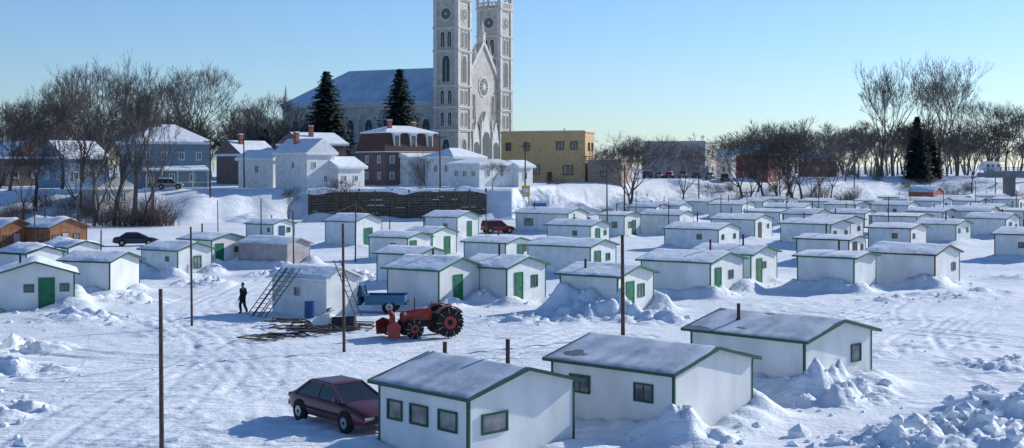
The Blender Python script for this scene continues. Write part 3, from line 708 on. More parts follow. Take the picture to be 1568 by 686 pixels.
def tree_mesh(name, seed, H, levels=6, spread=.5, fork=.18, kids=(2, 4), droop=0., mat='bark', rmin=.018, up=.06, r0=.35):
    rg = random.Random(seed); segs = []
    def grow(p, d, L, r, lev):
        n = 3
        for i in range(n):
            d = (d + Vector((rg.gauss(0, .1), rg.gauss(0, .1), rg.gauss(0, .06) + up - droop * lev * .03))).normalized()
            q = p + d * (L / n); r2 = max(r * .86, rmin * .7); segs.append((tuple(p), tuple(q), r, r2)); p = q; r = r2
            if lev >= 2 and rg.random() < .6 and lev < levels:
                dd = (d + Vector((rg.gauss(0, .6), rg.gauss(0, .6), rg.gauss(.1, .4)))).normalized()
                grow(p, dd, L * .45, max(r * .45, rmin), min(lev + 2, levels))
        if lev < levels:
            k = rg.randint(*kids) if lev > 0 else rg.randint(3, 5)
            for j in range(k):
                a = 2 * math.pi * (j + rg.random() * .6) / k; sp = spread * rg.uniform(.6, 1.3)
                u = d.orthogonal().normalized(); w = d.cross(u)
                dd = (d + (u * math.cos(a) + w * math.sin(a)) * sp).normalized()
                grow(p, dd, L * rg.uniform(.62, .86), max(r * rg.uniform(.5, .75), rmin), lev + 1)
    grow(Vector((0, 0, 0)), Vector((0, 0, 1)), fork * 10, r0, 0)
    zm = max(s[1][2] for s in segs); f = H / zm
    segs = [(tuple(c * f for c in a), tuple(c * f for c in b), r_, r2_) for a, b, r_, r2_ in segs]
    segs = [((a[0], a[1], a[2] - .3 if a[2] < .01 else a[2]), b, r_, r2_) for a, b, r_, r2_ in segs]
    return seg_mesh(name, segs, M[mat])
TM = [tree_mesh('tree_a', 1, 18, 6, .42, .3, (2, 3), up=.09), tree_mesh('tree_b', 2, 18, 6, .52, .22, (2, 4), up=.08), tree_mesh('tree_c', 3, 18, 6, .34, .35, (2, 3), up=.12, mat='bark'),
      tree_mesh('tree_d', 4, 18, 6, .6, .18, (2, 4), droop=.3, mat='bark2'), tree_mesh('tree_e', 5, 18, 6, .42, .3, (2, 3), up=.1, mat='bark2')]
LT = [tree_mesh('far_tree_a', 8, 14, 5, .5, .2, (2, 4), rmin=.035), tree_mesh('far_tree_b', 9, 14, 5, .6, .2, (2, 4), rmin=.035), tree_mesh('far_tree_c', 10, 14, 5, .42, .25, (2, 4), rmin=.035, mat='bark2')]
def tree(b, d, H, kind, name='bare_tree', sx=1.0):
    x, y = at(b, d); o = bpy.data.objects.new(name, TM[kind]); col.objects.link(o)
    s = H / 18; o.location = (x, y, gz(x, y) - .2); o.scale = (s * sx, s * sx, s); o.rotation_euler = (0, 0, U(0, 6.3)); return o
for t in [(-385, 208, 16, 1), (-365, 200, 18, 3), (-345, 212, 18, 0), (-328, 205, 21, 4), (-318, 195, 24, 0), (-304, 192, 24.5, 2), (-290, 198, 25, 2), (-276, 194, 21, 0), (-332, 190, 14, 3), (-375, 188, 12, 3),
          (-252, 270, 26, 1), (-244, 282, 25, 2), (-345, 240, 20, 1), (-300, 190, 12, 3), (-196, 262, 17, 1), (-190, 300, 21, 1), (-66, 214, 12, 2), (-134, 205, 7.5, 3), (-400, 195, 16, 4), (-356, 230, 20, 2), (-310, 240, 24, 1),
          (-172, 208, 6, 1), (-15, 218, 5, 3), (-284, 188, 13, 4), (-320, 188, 12, 4)]: tree(*t)
for t in [(90, 236, 15.5, 3, 'bare_tree', 1.35), (92, 238, 13.5, 1, 'bare_tree', 1.2), (130, 250, 14.5, 1), (176, 262, 16, 3, 'bare_tree', 1.3), (196, 268, 17, 4, 'bare_tree', 1.3), (208, 272, 18, 1, 'bare_tree', 1.2), (222, 276, 17, 3, 'bare_tree', 1.2), (236, 285, 17, 0), (188, 290, 17, 1),
          (243, 298, 14, 1), (283, 345, 33, 2), (292, 360, 33, 0), (312, 365, 35, 2), (328, 350, 34, 0, 'bare_tree', 1.1), (340, 372, 34, 0), (318, 345, 18, 3), (300, 350, 15, 3), (366, 380, 24, 1), (378, 370, 22, 3), (388, 385, 21, 1), (265, 330, 13, 3), (255, 322, 14, 1), (352, 340, 15, 3), (180, 256, 12, 4, 'bare_tree', 1.3), (215, 262, 12, 4, 'bare_tree', 1.3), (228, 268, 12, 3, 'bare_tree', 1.3), (202, 258, 11, 3, 'bare_tree', 1.4), (150, 256, 6, 3), (214, 270, 17, 3, 'bare_tree', 1.1), (203, 264, 14, 3, 'bare_tree', 1.1)]:
    tree(*t)
def bush_mesh(name, seed, mat):
    rg = random.Random(seed); segs = []
    for i in range(80):
        p = Vector((rg.gauss(0, .8), rg.gauss(0, .8), -.2)); d = Vector((rg.gauss(0, .3), rg.gauss(0, .3), 1)).normalized(); L = rg.uniform(.5, 1.4)
        for k in range(4):
            q = p + d * L * .6; segs.append((tuple(p), tuple(q), .022 - .004 * k, .018 - .004 * k)); p = q
            for m_ in range(2):
                e = (d + Vector((rg.gauss(0, .5), rg.gauss(0, .5), .2))).normalized(); segs.append((tuple(p), tuple(p + e * L * .6), .01, .007))
            d = (d + Vector((rg.gauss(0, .2), rg.gauss(0, .2), 0))).normalized()
    return seg_mesh(name, segs, M[mat])
M['redbark'] = nmat('reddish_bark', (0.12, 0.09, 0.08), .9, .3, 2)
BM_ = [bush_mesh('bush_a', 1, 'redbark'), bush_mesh('bush_b', 2, 'bark')]
def bush(b, d, H, k):
    x, y = at(b, d); o = bpy.data.objects.new('bare_bush', BM_[k]); col.objects.link(o); s = H / 3.4
    o.location = (x, y, gz(x, y) - .1); o.scale = (s * 1.2, s * 1.2, s); o.rotation_euler = (0, 0, U(0, 6.3))
for i in range(12): bush(U(-400, -300), U(188, 204), U(2.0, 4), i % 2)
for i in range(8): bush(U(-312, -268), U(186, 196), U(2.5, 5.5), 0)
for i in range(14): bush(U(165, 262), U(258, 305), U(2, 4.5), 1)
for i in range(12): bush(U(240, 400), U(330, 350), U(2.0, 4), 1)
for i in range(9): bush(U(20, 160), U(232, 262), U(1, 2.2), i % 2)
fw = root('distant_trees', (0, 0, 0))
def far(b, d, H):
    x, y = at(b, d); o = bpy.data.objects.new('distant_tree', random.choice(LT)); col.objects.link(o); o.parent = fw
    s = H / 14; o.location = (x, y, 5.5); o.scale = (s * 1.15, s * 1.15, s); o.rotation_euler = (0, 0, U(0, 6.3))
for i in range(95): far(U(-430, -170), U(260, 360), U(10, 17))
for i in range(20): far(U(-170, 80), U(360, 480), U(8, 12))
for i in range(18): far(U(80, 180), U(380, 520), U(9, 13))
for i in range(90): far(U(175, 430), U(360, 520), U(11, 19))
for i in range(150): far(U(-450, 450), U(520, 900), U(11, 18))

def spruce(b, d, H, Rm, seed, name='spruce_tree', z=None):
    rg = random.Random(seed); x, y = at(b, d); m = MB()
    m.cyl((0, 0, -.3), (0, 0, H * .98), .28, .03, 7, 1)
    n = int(H * 4.2)
    for i in range(n):
        t = i / n; zc = H * (.06 + .93 * t); rr = Rm * (1 - t) ** .72 * (.92 + .12 * math.sin(i * 1.9)) + .15
        k = max(7, int(26 * (1 - t * .6)))
        for j in range(k):
            a = rg.uniform(0, 6.283); l = rr * rg.uniform(.6, 1.15); ca, sa = math.cos(a), math.sin(a)
            steps = max(2, int(l / .5))
            for s in range(steps):
                f0 = (s + .3 + rg.random() * .7) / steps; px = ca * l * f0; py = sa * l * f0; pz = zc - l * .28 * f0 + l * .14 * f0 * f0
                w = .6 * (1.2 - f0 * .5); aa = a + rg.uniform(-.9, .9); q = rg.uniform(.4, .9)
                ex, ey = math.cos(aa) * q, math.sin(aa) * q
                m.add([(px - sa * w, py + ca * w, pz - .05 + rg.uniform(-.15, .15)), (px + sa * w, py - ca * w, pz + rg.uniform(-.2, .1)), (px + ex, py + ey, pz - rg.uniform(.1, .5))], [(0, 1, 2)], 0)
    m.obj(name, [M['needles'], M['bark2']], None, (x, y, gz(x, y) if z is None else z), rg.uniform(0, 6))
spruce(-142, 268, 23.0, 8.2, 1); spruce(-86, 285, 24.5, 7.6, 2)
spruce(310, 345, 17, 4.6, 3); spruce(320, 352, 13, 4.2, 4); spruce(-190, 262, 11, 3, 5)

# ---------------------------------------------------------------- vehicles
def wheel(mb, x, y, r, w, mt=1, mh=2, n=18):
    mb.cyl((x, y - w / 2, r), (x, y + w / 2, r), r, r, n, mt)
    mb.cyl((x, y - w / 2 - .015, r), (x, y + w / 2 + .015, r), r * .86, r * .86, n, mt)
    mb.cyl((x, y - w / 2 - .025, r), (x, y + w / 2 + .025, r), r * .58, r * .58, n, mh)
    mb.cyl((x, y - w / 2 - .04, r), (x, y + w / 2 + .04, r), r * .16, r * .16, 8, mt)
def ring(x, w, zl, zt): return [(x, -w * .88, zl), (x, -w * .98, zl + .1), (x, -w, (zl + zt) / 2), (x, -w * .97, zt - .12), (x, -w * .86, zt - .02), (x, -w * .45, zt + .015), (x, w * .45, zt + .015), (x, w * .86, zt - .02), (x, w * .97, zt - .12), (x, w, (zl + zt) / 2), (x, w * .98, zl + .1), (x, w * .88, zl)]
def car(name, loc, yaw, paint, kind='sedan', snow=False, scale=1):
    e = root(name, loc, yaw, scale); b = MB(); c = MB()
    if kind == 'sedan':
        S = [(-2.38, .62, .4, .72), (-2.32, .74, .3, .86), (-2.1, .83, .24, .95), (-1.5, .87, .2, .97), (-.5, .88, .2, .94), (.7, .88, .2, .93), (1.15, .88, .2, .92), (1.8, .86, .22, .83), (2.2, .8, .25, .73), (2.36, .7, .32, .62), (2.42, .6, .38, .56)]
        cb = (-1.75, 1.2, .8); ct = (-1.05, .2, .6); zb, zt = .92, 1.38; pil = (-.35,); wx = (-1.4, 1.42); wr = .32
    elif kind == 'suv':
        S = [(-2.1, .78, .4, 1.0), (-2.02, .84, .32, 1.04), (-1.2, .88, .3, 1.04), (.6, .88, .3, 1.02), (1.0, .88, .3, 1.0), (1.7, .86, .32, .94), (2.1, .8, .36, .82), (2.18, .72, .4, .75)]
        cb = (-2.02, 1.05, .82); ct = (-1.85, .35, .68); zb, zt = 1.0, 1.62; pil = (-1.1, -.2); wx = (-1.3, 1.35); wr = .37
    elif kind == 'pickup':
        S = [(-.1, .86, .35, 1.02), (.9, .88, .35, 1.02), (1.2, .88, .35, 1.02), (2.0, .87, .36, .98), (2.4, .84, .38, .9), (2.5, .78, .42, .82)]
        cb = (-.05, 1.3, .82); ct = (.1, .8, .7); zb, zt = 1.0, 1.6; pil = (.15,); wx = (-1.6, 1.7); wr = .38
        c2 = MB(); c2.box(-2.5, -.12, -.9, .9, .5, .62); c2.box(-2.5, -.12, -.92, -.84, .621, 1.05); c2.box(-2.5, -.12, .84, .92, .621, 1.05); c2.box(-2.5, -2.42, -.838, .838, .621, 1.02); c2.box(-.2, -.121, -.838, .838, .621, 1.05)
        c2.obj('bed', [M[paint]], e)
    b.loft([ring(*s) for s in S], 0)
    o = b.obj('body', [M[paint]], e, smooth=True, fix=True)
    md = o.modifiers.new('s', 'SUBSURF'); md.levels = 1; md.render_levels = 1
    x0, x1, w = cb; t0, t1, w2 = ct
    g_ = MB(); g_.loft([[(x0, -w, zb - .03), (x1, -w, zb - .03), (x1, w, zb - .03), (x0, w, zb - .03)], [(t0, -w2, zt), (t1, -w2, zt), (t1, w2, zt), (t0, w2, zt)]])
    g_.obj('windows', [M['carglass']], e)
    for sy in (-1, 1):
        c.cyl((x1, sy * w, zb - .02), (t1, sy * w2, zt), .04, .035, 6); c.cyl((x0, sy * w, zb - .02), (t0, sy * w2, zt), .06, .05, 6)
        c.cyl((t0, sy * w2, zt), (t1, sy * w2, zt), .04, .04, 6)
        for px in pil: c.cyl((px, sy * w * 1.0, zb - .02), (px * .9, sy * w2, zt), .035, .03, 6)
        c.box(x1 - .35, x1 - .2, sy * (w + .12) - .07, sy * (w + .12) + .07, zb + .02, zb + .14)
    c.loft([[(t0 - .05, -w2 - .03, zt - .01), (t1 + .05, -w2 - .03, zt - .01), (t1 + .05, w2 + .03, zt - .01), (t0 - .05, w2 + .03, zt - .01)],
            [(t0, -w2 + .02, zt + .04), (t1, -w2 + .02, zt + .04), (t1, w2 - .02, zt + .04), (t0, w2 - .02, zt + .04)],
            [(t0 + .2, -w2 + .2, zt + .06), (t1 - .2, -w2 + .2, zt + .06), (t1 - .2, w2 - .2, zt + .06), (t0 + .2, w2 - .2, zt + .06)]])
    c.obj('roof_and_pillars', [M[paint]], e, fix=True)
    k = MB(); xe = S[-1][0]; xs_ = S[0][0]
    for x in wx:
        for sy in (-1, 1):
            wheel(k, x, sy * .8, wr, .2)
            k.cyl((x, sy * .865, wr + .02), (x, sy * .889, wr + .02), wr + .07, wr + .07, 20, 1)
    zf = S[-2][3] - .1
    for sy in (-1, 1):
        k.box(xe - .16, xe - .015, sy * .52 - .16, sy * .52 + .16, zf - .06, zf + .06, 3); k.box(xs_ + .02, xs_ + .1, sy * .55 - .18, sy * .55 + .18, .68, .82, 4) if kind != 'pickup' else None
    k.box(xe - .06, xe + .03, -.68, .68, .38, .5, 1); k.box(xe - .05, xe + .02, -.3, .3, .54, .62, 1)
    if kind != 'pickup': k.box(xs_ - .04, xs_ + .06, -.7, .7, .4, .55, 1); k.box(xs_ - .05, xs_ - .041, -.25, .25, .42, .53, 3)
    else: k.box(-2.6, -2.5, -.85, .85, .5, .64, 1)
    for sy in (-1, 1): k.box(-1.2 if kind != 'pickup' else .1, 1.0, sy * .885 - .012, sy * .885 + .012, .5, .56, 1)
    k.obj('wheels_and_details', [M[paint], M['tyre'], M['hub'], M['lamp'], M['lampred']], e)
    if snow:
        s = MB(); s.loft([[(t0 + .05, -w2 + .05, zt + .05), (t1 - .05, -w2 + .05, zt + .05), (t1 - .05, w2 - .05, zt + .05), (t0 + .05, w2 - .05, zt + .05)], [(t0 + .2, -w2 + .15, zt + .2), (t1 - .2, -w2 + .15, zt + .2), (t1 - .2, w2 - .15, zt + .2), (t0 + .2, w2 - .15, zt + .2)]])
        s.obj('roof_snow', [M['snowroof']], e)
    return e
def put(b, d): x, y = at(b, d); return (x, y, gfin(x, y) + .02)
car('maroon_sedan', put(-129, 43.8), rad(-50), 'maroon')
car('red_suv', put(-11, 170), rad(20), 'redcar', 'suv')
car('dark_sedan', put(-288, 143), rad(12), 'navy')
car('grey_suv', put(-262, 211), rad(10), 'greycar', 'suv', True)
car('blue_pickup', put(-113, 77.5), rad(178), 'bluecar', 'pickup')
for i, (b, p) in enumerate([(104, 'navy'), (113, 'greycar'), (121, 'redcar'), (131, 'greycar'), (141, 'navy'), (152, 'greycar'), (163, 'navy')]):
    car('parked_car', put(b, 292), rad(80 + U(-8, 8)), p, 'suv' if i % 3 == 0 else 'sedan', i % 2 == 0)
for b, d in [(56, 176), (22, 176)]: car('parked_van', put(b, d), rad(20), 'navy', 'suv', True, 1.05)

def tractor(loc, yaw):
    e = root('tractor', loc, yaw); w = MB(); n = 26
    for sy in (-1, 1):
        for (x, r, ww) in ((-.75, .74, .38), (1.05, .48, .26)):
            y = sy * (.78 if x < 0 else .68)
            w.cyl((x, y - ww / 2, r), (x, y + ww / 2, r), r * .93, r * .93, n, 0)
            for k in range(n):
                a = 2 * math.pi * k / n; ca, sa = math.cos(a), math.sin(a); q = r * .93
                P = [(x + ca * q - sa * .035, r + sa * q + ca * .035), (x + ca * r - sa * .035, r + sa * r + ca * .035), (x + ca * r + sa * .035, r + sa * r - ca * .035), (x + ca * q + sa * .035, r + sa * q - ca * .035)]
                w.prism([(p, y - ww / 2, z_) for p, z_ in P], [(p, y + ww / 2, z_) for p, z_ in P], 0)
                if k % 3 == 0:   # tyre chains
                    for s2 in (-1, 1): w.cyl((x + ca * r * .6, y + s2 * (ww / 2 + .02), r + sa * r * .6), (x + ca * r * 1.02, y + s2 * (ww / 2 + .02), r + sa * r * 1.02), .018, .018, 4, 2)
            w.cyl((x, y - ww / 2 - .01, r), (x, y + ww / 2 + .01, r), r * .45, r * .45, 16, 1)
            w.cyl((x, y - ww / 2 - .03, r), (x, y + ww / 2 + .03, r), r * .2, r * .2, 12, 0)
            w.cyl((x, y - ww / 2 - .06, r), (x, y + ww / 2 + .06, r), r * .1, r * .1, 8, 0)
    w.cyl((-.75, -.7, .74), (-.75, .7, .74), .12, .12, 8, 0); w.cyl((1.05, -.6, .48), (1.05, .6, .48), .07, .07, 8, 0)
    w.obj('wheels', [M['tyre'], M['redcar'], M['hub']], e)
    b = MB()
    def rr(x, w_, zl, zt): return [(x, -w_, zl), (x, -w_, zt - .1), (x, -w_ + .08, zt), (x, w_ - .08, zt), (x, w_, zt - .1), (x, w_, zl)]
    b.loft([rr(.0, .28, .85, 1.42), rr(.7, .27, .85, 1.4), rr(1.45, .24, .8, 1.32), rr(1.52, .2, .85, 1.25)], 0)
    b.box(-1.0, 1.4, -.16, .16, .5, .84, 1); b.box(1.525, 1.54, -.17, .17, .86, 1.2, 1)
    b.box(-.45, .0, -.22, .22, .845, 1.2, 1)
    for sy in (-1, 1):
        y0, y1 = sorted((sy * .5, sy * .98)); pts = [(-.75 + .84 * math.cos(a), .74 + .84 * math.sin(a)) for a in [rad(35 + i * 11) for i in range(11)]]; p2 = [(-.75 + .79 * math.cos(a), .74 + .79 * math.sin(a)) for a in [rad(35 + i * 11) for i in range(11)]]
        b.loft([[(p[0], y0, p[1]), (p[0], y1, p[1]), (q_[0], y1, q_[1]), (q_[0], y0, q_[1])] for p, q_ in zip(pts, p2)], 0)
    b.box(-1.0, -.5, -.24, .24, 1.05, 1.15, 1); b.box(-1.08, -.98, -.24, .24, 1.1, 1.55, 1)
    b.cyl((.05, 0, 1.3), (-.2, 0, 1.58), .025, .025, 6, 1)
    for k in range(14):
        a0, a1 = 2 * math.pi * k / 14, 2 * math.pi * (k + 1) / 14; b.cyl((-.2 + .1 * math.cos(a0), .2 * math.sin(a0), 1.6 + .12 * math.cos(a0)), (-.2 + .1 * math.cos(a1), .2 * math.sin(a1), 1.6 + .12 * math.cos(a1)), .016, .016, 5, 1)
    b.cyl((.85, .12, 1.38), (.85, .12, 1.95), .035, .03, 8, 1)
    for sy in (-1, 1): b.cyl((1.35, sy * .26, 1.2), (1.45, sy * .26, 1.2), .08, .08, 8, 2)
    b.obj('body', [M['redcar'], M['dark'], M['lamp']], e)
    s = MB()
    P = [(1.95, .1), (2.5, .1), (2.55, .75), (2.15, .95), (1.85, .7)]
    for y in (-1.0, .97): s.prism([(p, y, z_) for p, z_ in P], [(p, y + .03, z_) for p, z_ in P], 0)
    s.prism([(p, -.97, z_) for p, z_ in [(1.85, .7), (2.15, .95), (2.18, .92), (1.9, .68)]], [(p, .97, z_) for p, z_ in [(1.85, .7), (2.15, .95), (2.18, .92), (1.9, .68)]], 0)
    s.box(1.88, 1.93, -.97, .97, .1, .7, 0)
    s.cyl((2.25, -.96, .42), (2.25, .96, .42), .06, .06, 8, 1)
    for k in range(34):
        a = k * .75; y = -.93 + k * .055; s.box(2.25 + .22 * math.cos(a) - .04, 2.25 + .22 * math.cos(a) + .04, y, y + .05, .42 + .22 * math.sin(a) - .04, .42 + .22 * math.sin(a) + .04, 1)
    s.cyl((1.98, 0, .8), (1.98, 0, 1.15), .16, .14, 10, 0); s.cyl((1.98, 0, 1.13), (2.2, .25, 1.35), .14, .11, 8, 0)
    for sy in (-1, 1): s.cyl((1.2, sy * .3, .6), (1.95, sy * .4, .45), .04, .04, 6, 1)
    s.obj('snow_blower', [M['redcar'], M['dark']], e)
    return e
tractor(put(-63, 66.0), rad(203))

def snowmobile(loc, yaw):
    e = root('snowmobile', loc, yaw); b = MB()
    def rr(x, w_, zl, zt): return [(x, -w_, zl), (x, -w_ * .9, zt - .08), (x, -w_ * .5, zt), (x, w_ * .5, zt), (x, w_ * .9, zt - .08), (x, w_, zl)]
    b.loft([rr(1.2, .18, .3, .42), rr(.95, .34, .25, .6), rr(.5, .4, .25, .85), rr(.1, .3, .3, .8), rr(0, .2, .3, .7)], 0)
    b.loft([rr(.05, .18, .35, .68), rr(-.5, .2, .35, .7), rr(-1.1, .2, .35, .78), rr(-1.3, .16, .4, .75)], 1)
    b.prism([(.5, -.3, .85), (.2, -.25, 1.15), (.2, .25, 1.15), (.5, .3, .85)], [(.47, -.3, .84), (.17, -.25, 1.14), (.17, .25, 1.14), (.47, .3, .84)], 2)
    P = [(-1.5, .2), (-1.35, .02), (.1, .02), (.3, .22), (-1.3, .34)]
    b.prism([(p, -.2, z_) for p, z_ in P], [(p, .2, z_) for p, z_ in P], 1)
    for sy in (-1, 1):
        b.box(.2, 1.2, sy * .48 - .06, sy * .48 + .06, 0, .05, 1); b.prism([(1.2, sy * .48 - .06, 0), (1.45, sy * .48 - .06, .2), (1.45, sy * .48 - .06, .24), (1.2, sy * .48 - .06, .05)], [(1.2, sy * .48 + .06, 0), (1.45, sy * .48 + .06, .2), (1.45, sy * .48 + .06, .24), (1.2, sy * .48 + .06, .05)], 1)
        b.cyl((.7, sy * .48, .05), (.6, sy * .25, .4), .03, .03, 6, 1)
    b.cyl((.1, -.35, 1.0), (.1, .35, 1.0), .02, .02, 6, 1); b.cyl((.3, 0, .8), (.1, 0, 1.0), .02, .02, 6, 1)
    b.obj('body', [M['white2'], M['dark'], M['carglass']], e)
snowmobile(put(-137, 69), rad(160))

# ---------------------------------------------------------------- ladders, timber frames, barrel
def ladder(p0, p1, w, side, name='ladder'):
    m = MB(); p0 = Vector(p0); p1 = Vector(p1); s = Vector(side).normalized() * w / 2; n = int((p1 - p0).length / .3)
    for q_ in (-1, 1): m.cyl(p0 + s * q_, p1 + s * q_, .035, .03, 6)
    for i in range(1, n): c = p0.lerp(p1, i / n); m.cyl(c - s, c + s, .02, .02, 5)
    m.obj(name, [M['wood']])
hx, hy = at(-142, 74.6)
yaw = rad(55); dL = Vector((-math.sin(yaw), math.cos(yaw), 0)); dR = Vector((math.cos(yaw), math.sin(yaw), 0)); H0 = Vector((hx, hy, 0))
for off, ln in ((2.6, 1.7), (3.2, 1.4), (3.7, 1.7)): ladder(H0 + dL * off - dR * 1.9 + dL * .6 , H0 + dL * (off - .6) - dR * .28 + Vector((0, 0, 2.75)), .42, dL)
ladder(H0 + dR * .9 - dL * 1.2 + dR * .5, H0 + dR * .5 - dL * .32 + Vector((0, 0, 3.3)), .5, dR)
fr = MB()
for i in range(17):
    b_ = U(-215, -140); d_ = U(64, 71); x, y = at(b_, d_); a = U(-.5, .5); L_ = U(1.4, 3); W_ = U(.7, 1.3); zz = .1 + U(0, .3); tl = U(-.06, .06)
    c, s = math.cos(a), math.sin(a)
    def Pt(u_, v_): return (x + u_ * c - v_ * s, y + u_ * s + v_ * c, zz + tl * u_ + gfin(x, y))
    for u0, v0, u1, v1 in ((0, 0, L_, 0), (0, W_, L_, W_), (0, 0, 0, W_), (L_, 0, L_, W_), (L_ / 2, 0, L_ / 2, W_)):
        fr.cyl(Pt(u0, v0), Pt(u1, v1), .045, .045, 4, 0 if R() < .85 else 1)
fr.obj('timber_frame_pile', [M['wood'], M['rust']])
br = MB(); x, y, z = put(-155, 74.0)
for i, (z0, z1, r_) in enumerate(((0, .04, .3), (.04, .3, .29), (.3, .34, .31), (.34, .6, .29), (.6, .64, .31), (.64, .86, .29), (.86, .9, .3))): br.cyl((x, y, z + z0), (x, y, z + z1), r_, r_, 16)
br.obj('plastic_barrel', [M['barrel']])

# ---------------------------------------------------------------- poles and cables
def pole(b, d, h, r=.1, name='wooden_pole', arm=False, zz=None):
    x, y = at(b, d); z = gz(x, y) if zz is None else zz; m = MB(); lx, ly = U(-.08, .08), U(-.05, .05)
    m.cyl((0, 0, -.3), (lx, ly, h), r, r * .75, 8)
    m.cyl((lx, ly - .1, h - .25), (lx, ly + .1, h - .25), .035, .035, 6)
    if arm:
        m.box(-1, 1, -.06, .06, h - .9, h - .78)
        for a in (-.9, -.3, .3, .9): m.cyl((a, 0, h - .78), (a, 0, h - .62), .05, .04, 6)
    m.obj(name, [M['polewood']], None, (x, y, z)); return (x + lx, y + ly, z + h - .2)
p1 = pole(-268, 37.3, 5.15, .075); p2 = pole(-245, 70.5, 5.4, .07); p3 = pole(-128.5, 60.7, 6.0, .075); p4 = pole(85, 66, 5.2, .11)
p5 = pole(73, 158, 7.5, .1); p6 = pole(-167, 108, 5.0, .07); p7 = pole(-192, 150, 5, .08); p8 = pole(-120, 118, 5.5, .07); p9 = pole(-94, 128, 3.5, .07)
for b, d, h in [(-315, 96, 4), (210, 190, 5), (262, 200, 5), (330, 195, 5), (120, 150, 4.6), (-20, 150, 4), (288, 160, 5), (-365, 120, 5), (-225, 160, 4.5), (355, 230, 6), (180, 180, 5), (160, 170, 5), (95, 190, 5), (235, 220, 5), (305, 240, 5), (386, 200, 5)]: pole(b, d, h, .07)
for b, d, h in [(-231, 205, 10), (-205, 222, 9), (-55, 222, 9.5), (10, 226, 8), (86, 240, 9), (143, 262, 10), (205, 288, 10), (262, 318, 10), (320, 330, 11), (370, 335, 11), (-330, 200, 10), (40, 280, 11)]: pole(b, d, h, .14, 'utility_pole', True)
def cable(a, b, sag, r=.018):
    segs = []; n = 16
    for i in range(n):
        q = []
        for t in (i / n, (i + 1) / n): q.append((a[0] + (b[0] - a[0]) * t, a[1] + (b[1] - a[1]) * t, a[2] + (b[2] - a[2]) * t - sag * 4 * t * (1 - t)))
        segs.append((q[0], q[1], r, r))
    return segs
cs = []
for a, b, s in [(p6, p8, .5), (p8, p9, .3), (p6, p7, .5)]: cs += cable(a, b, s, .008)
cs += cable((p1[0], p1[1], 2.6), (at(-430, 40)[0], 40, 2.3), .2, .004)
cs += cable((p1[0], p1[1], 2.7), (p2[0], p2[1], 2.4), .4, .005)
o = bpy.data.objects.new('power_cables', seg_mesh('power_cables', cs, M['concrete'], 4)); col.objects.link(o)

# ---------------------------------------------------------------- signs, street lamps, camper, bridge
def sign(b, d, w, h, zc, mat, name):
    x, y = at(b, d); z = gz(x, y); m = MB()
    m.box(-w / 2, w / 2, -.04, .04, zc - h / 2, zc + h / 2, 0); m.box(-w * .35, w * .35, -.055, -.042, zc - h * .12, zc + h * .25, 2); m.box(-w * .4, w * .1, -.055, -.042, zc - h * .38, zc - h * .22, 2)
    for sx in (-1, 1): m.box(sx * w * .38 - .06, sx * w * .38 + .06, .042, .14, -2, zc + h / 2, 1)
    m.obj(name, [M[mat], M['wood'], M['white2' if mat != 'white2' else 'signb']], None, (x, y, z), rad(5))
sign(10.5, 222, 1.4, 1.9, 1.6, 'signy', 'yellow_sign'); sign(21, 222, 3.4, 1.6, 1.8, 'white2', 'billboard'); sign(255, 149, .9, .6, 1.7, 'redcar', 'red_sign')
def lamp(b, d, h):
    x, y = at(b, d); m = MB(); m.cyl((0, 0, -.3), (0, 0, h), .09, .06, 8); m.cyl((0, 0, h), (.5, -.2, h + .5), .045, .04, 6); m.cyl((.5, -.2, h + .5), (1.5, -.6, h + .6), .04, .035, 6)
    m.loft([[(1.4, -.75, h + .52), (2.0, -.85, h + .52), (2.0, -.6, h + .52), (1.4, -.5, h + .52)], [(1.45, -.7, h + .68), (1.95, -.8, h + .66), (1.95, -.65, h + .66), (1.45, -.55, h + .68)]], 1)
    m.obj('street_lamp', [M['concrete'], M['lamp']], None, (x, y, gz(x, y)))
for b in (100, 168, 230, 300): lamp(b, 290 + b * .15, 8)
def camper(b, d, z):
    x, y = at(b, d); e = root('camper_trailer', (x, y, z), rad(8)); m = MB()
    P = [(-2.4, .5), (2.3, .5), (2.55, .9), (2.5, 1.5), (2.0, 2.3), (1.2, 2.75), (-.8, 2.8), (-1.9, 2.4), (-2.5, 1.5), (-2.55, .9)]
    m.prism([(p, -1.05, q) for p, q in P], [(p, 1.05, q) for p, q in P], 0)
    for a, w_ in ((-1.5, .9), (-.2, .8), (1.2, .8)): m.fbox('R', a, a + w_, 1.3, 2.0, 1.051, 1.08, 1)
    m.fbox('R', -2.4, 2.4, .8, .95, 1.051, 1.07, 2)
    wheel(m, 0, -.95, .35, .2, 3, 4); wheel(m, 0, .95, .35, .2, 3, 4)
    m.box(2.5, 3.6, -.06, .06, .45, .55, 3)
    m.obj('shell', [M['white2'], M['glass'], M['signb'], M['tyre'], M['hub']], e)
x, y = at(363, 318)
ab = MB(); ab.box(0, 60, 0, 9, -1.4, -.3, 0); ab.box(-.4, 60, -.4, -.05, -1.5, .2, 0); ab.box(0, 60, 0, 9, -.299, -.2, 1)
for i in range(4): ab.box(6 + i * 14, 7.2 + i * 14, 1, 8, -9, -1.41, 0)
for i in range(20): ab.box(.3 + i * 3, .45 + i * 3, -.3, -.15, .2, .95, 2)
ab.box(0, 60, -.28, -.17, .95, 1.03, 2); ab.box(0, 60, -.27, -.18, .55, .61, 2)
ab.obj('road_bridge', [M['concrete'], M['snowroof'], M['dark']], None, (x, y, 7.4), rad(-6))
camper(366, 322, 7.2)

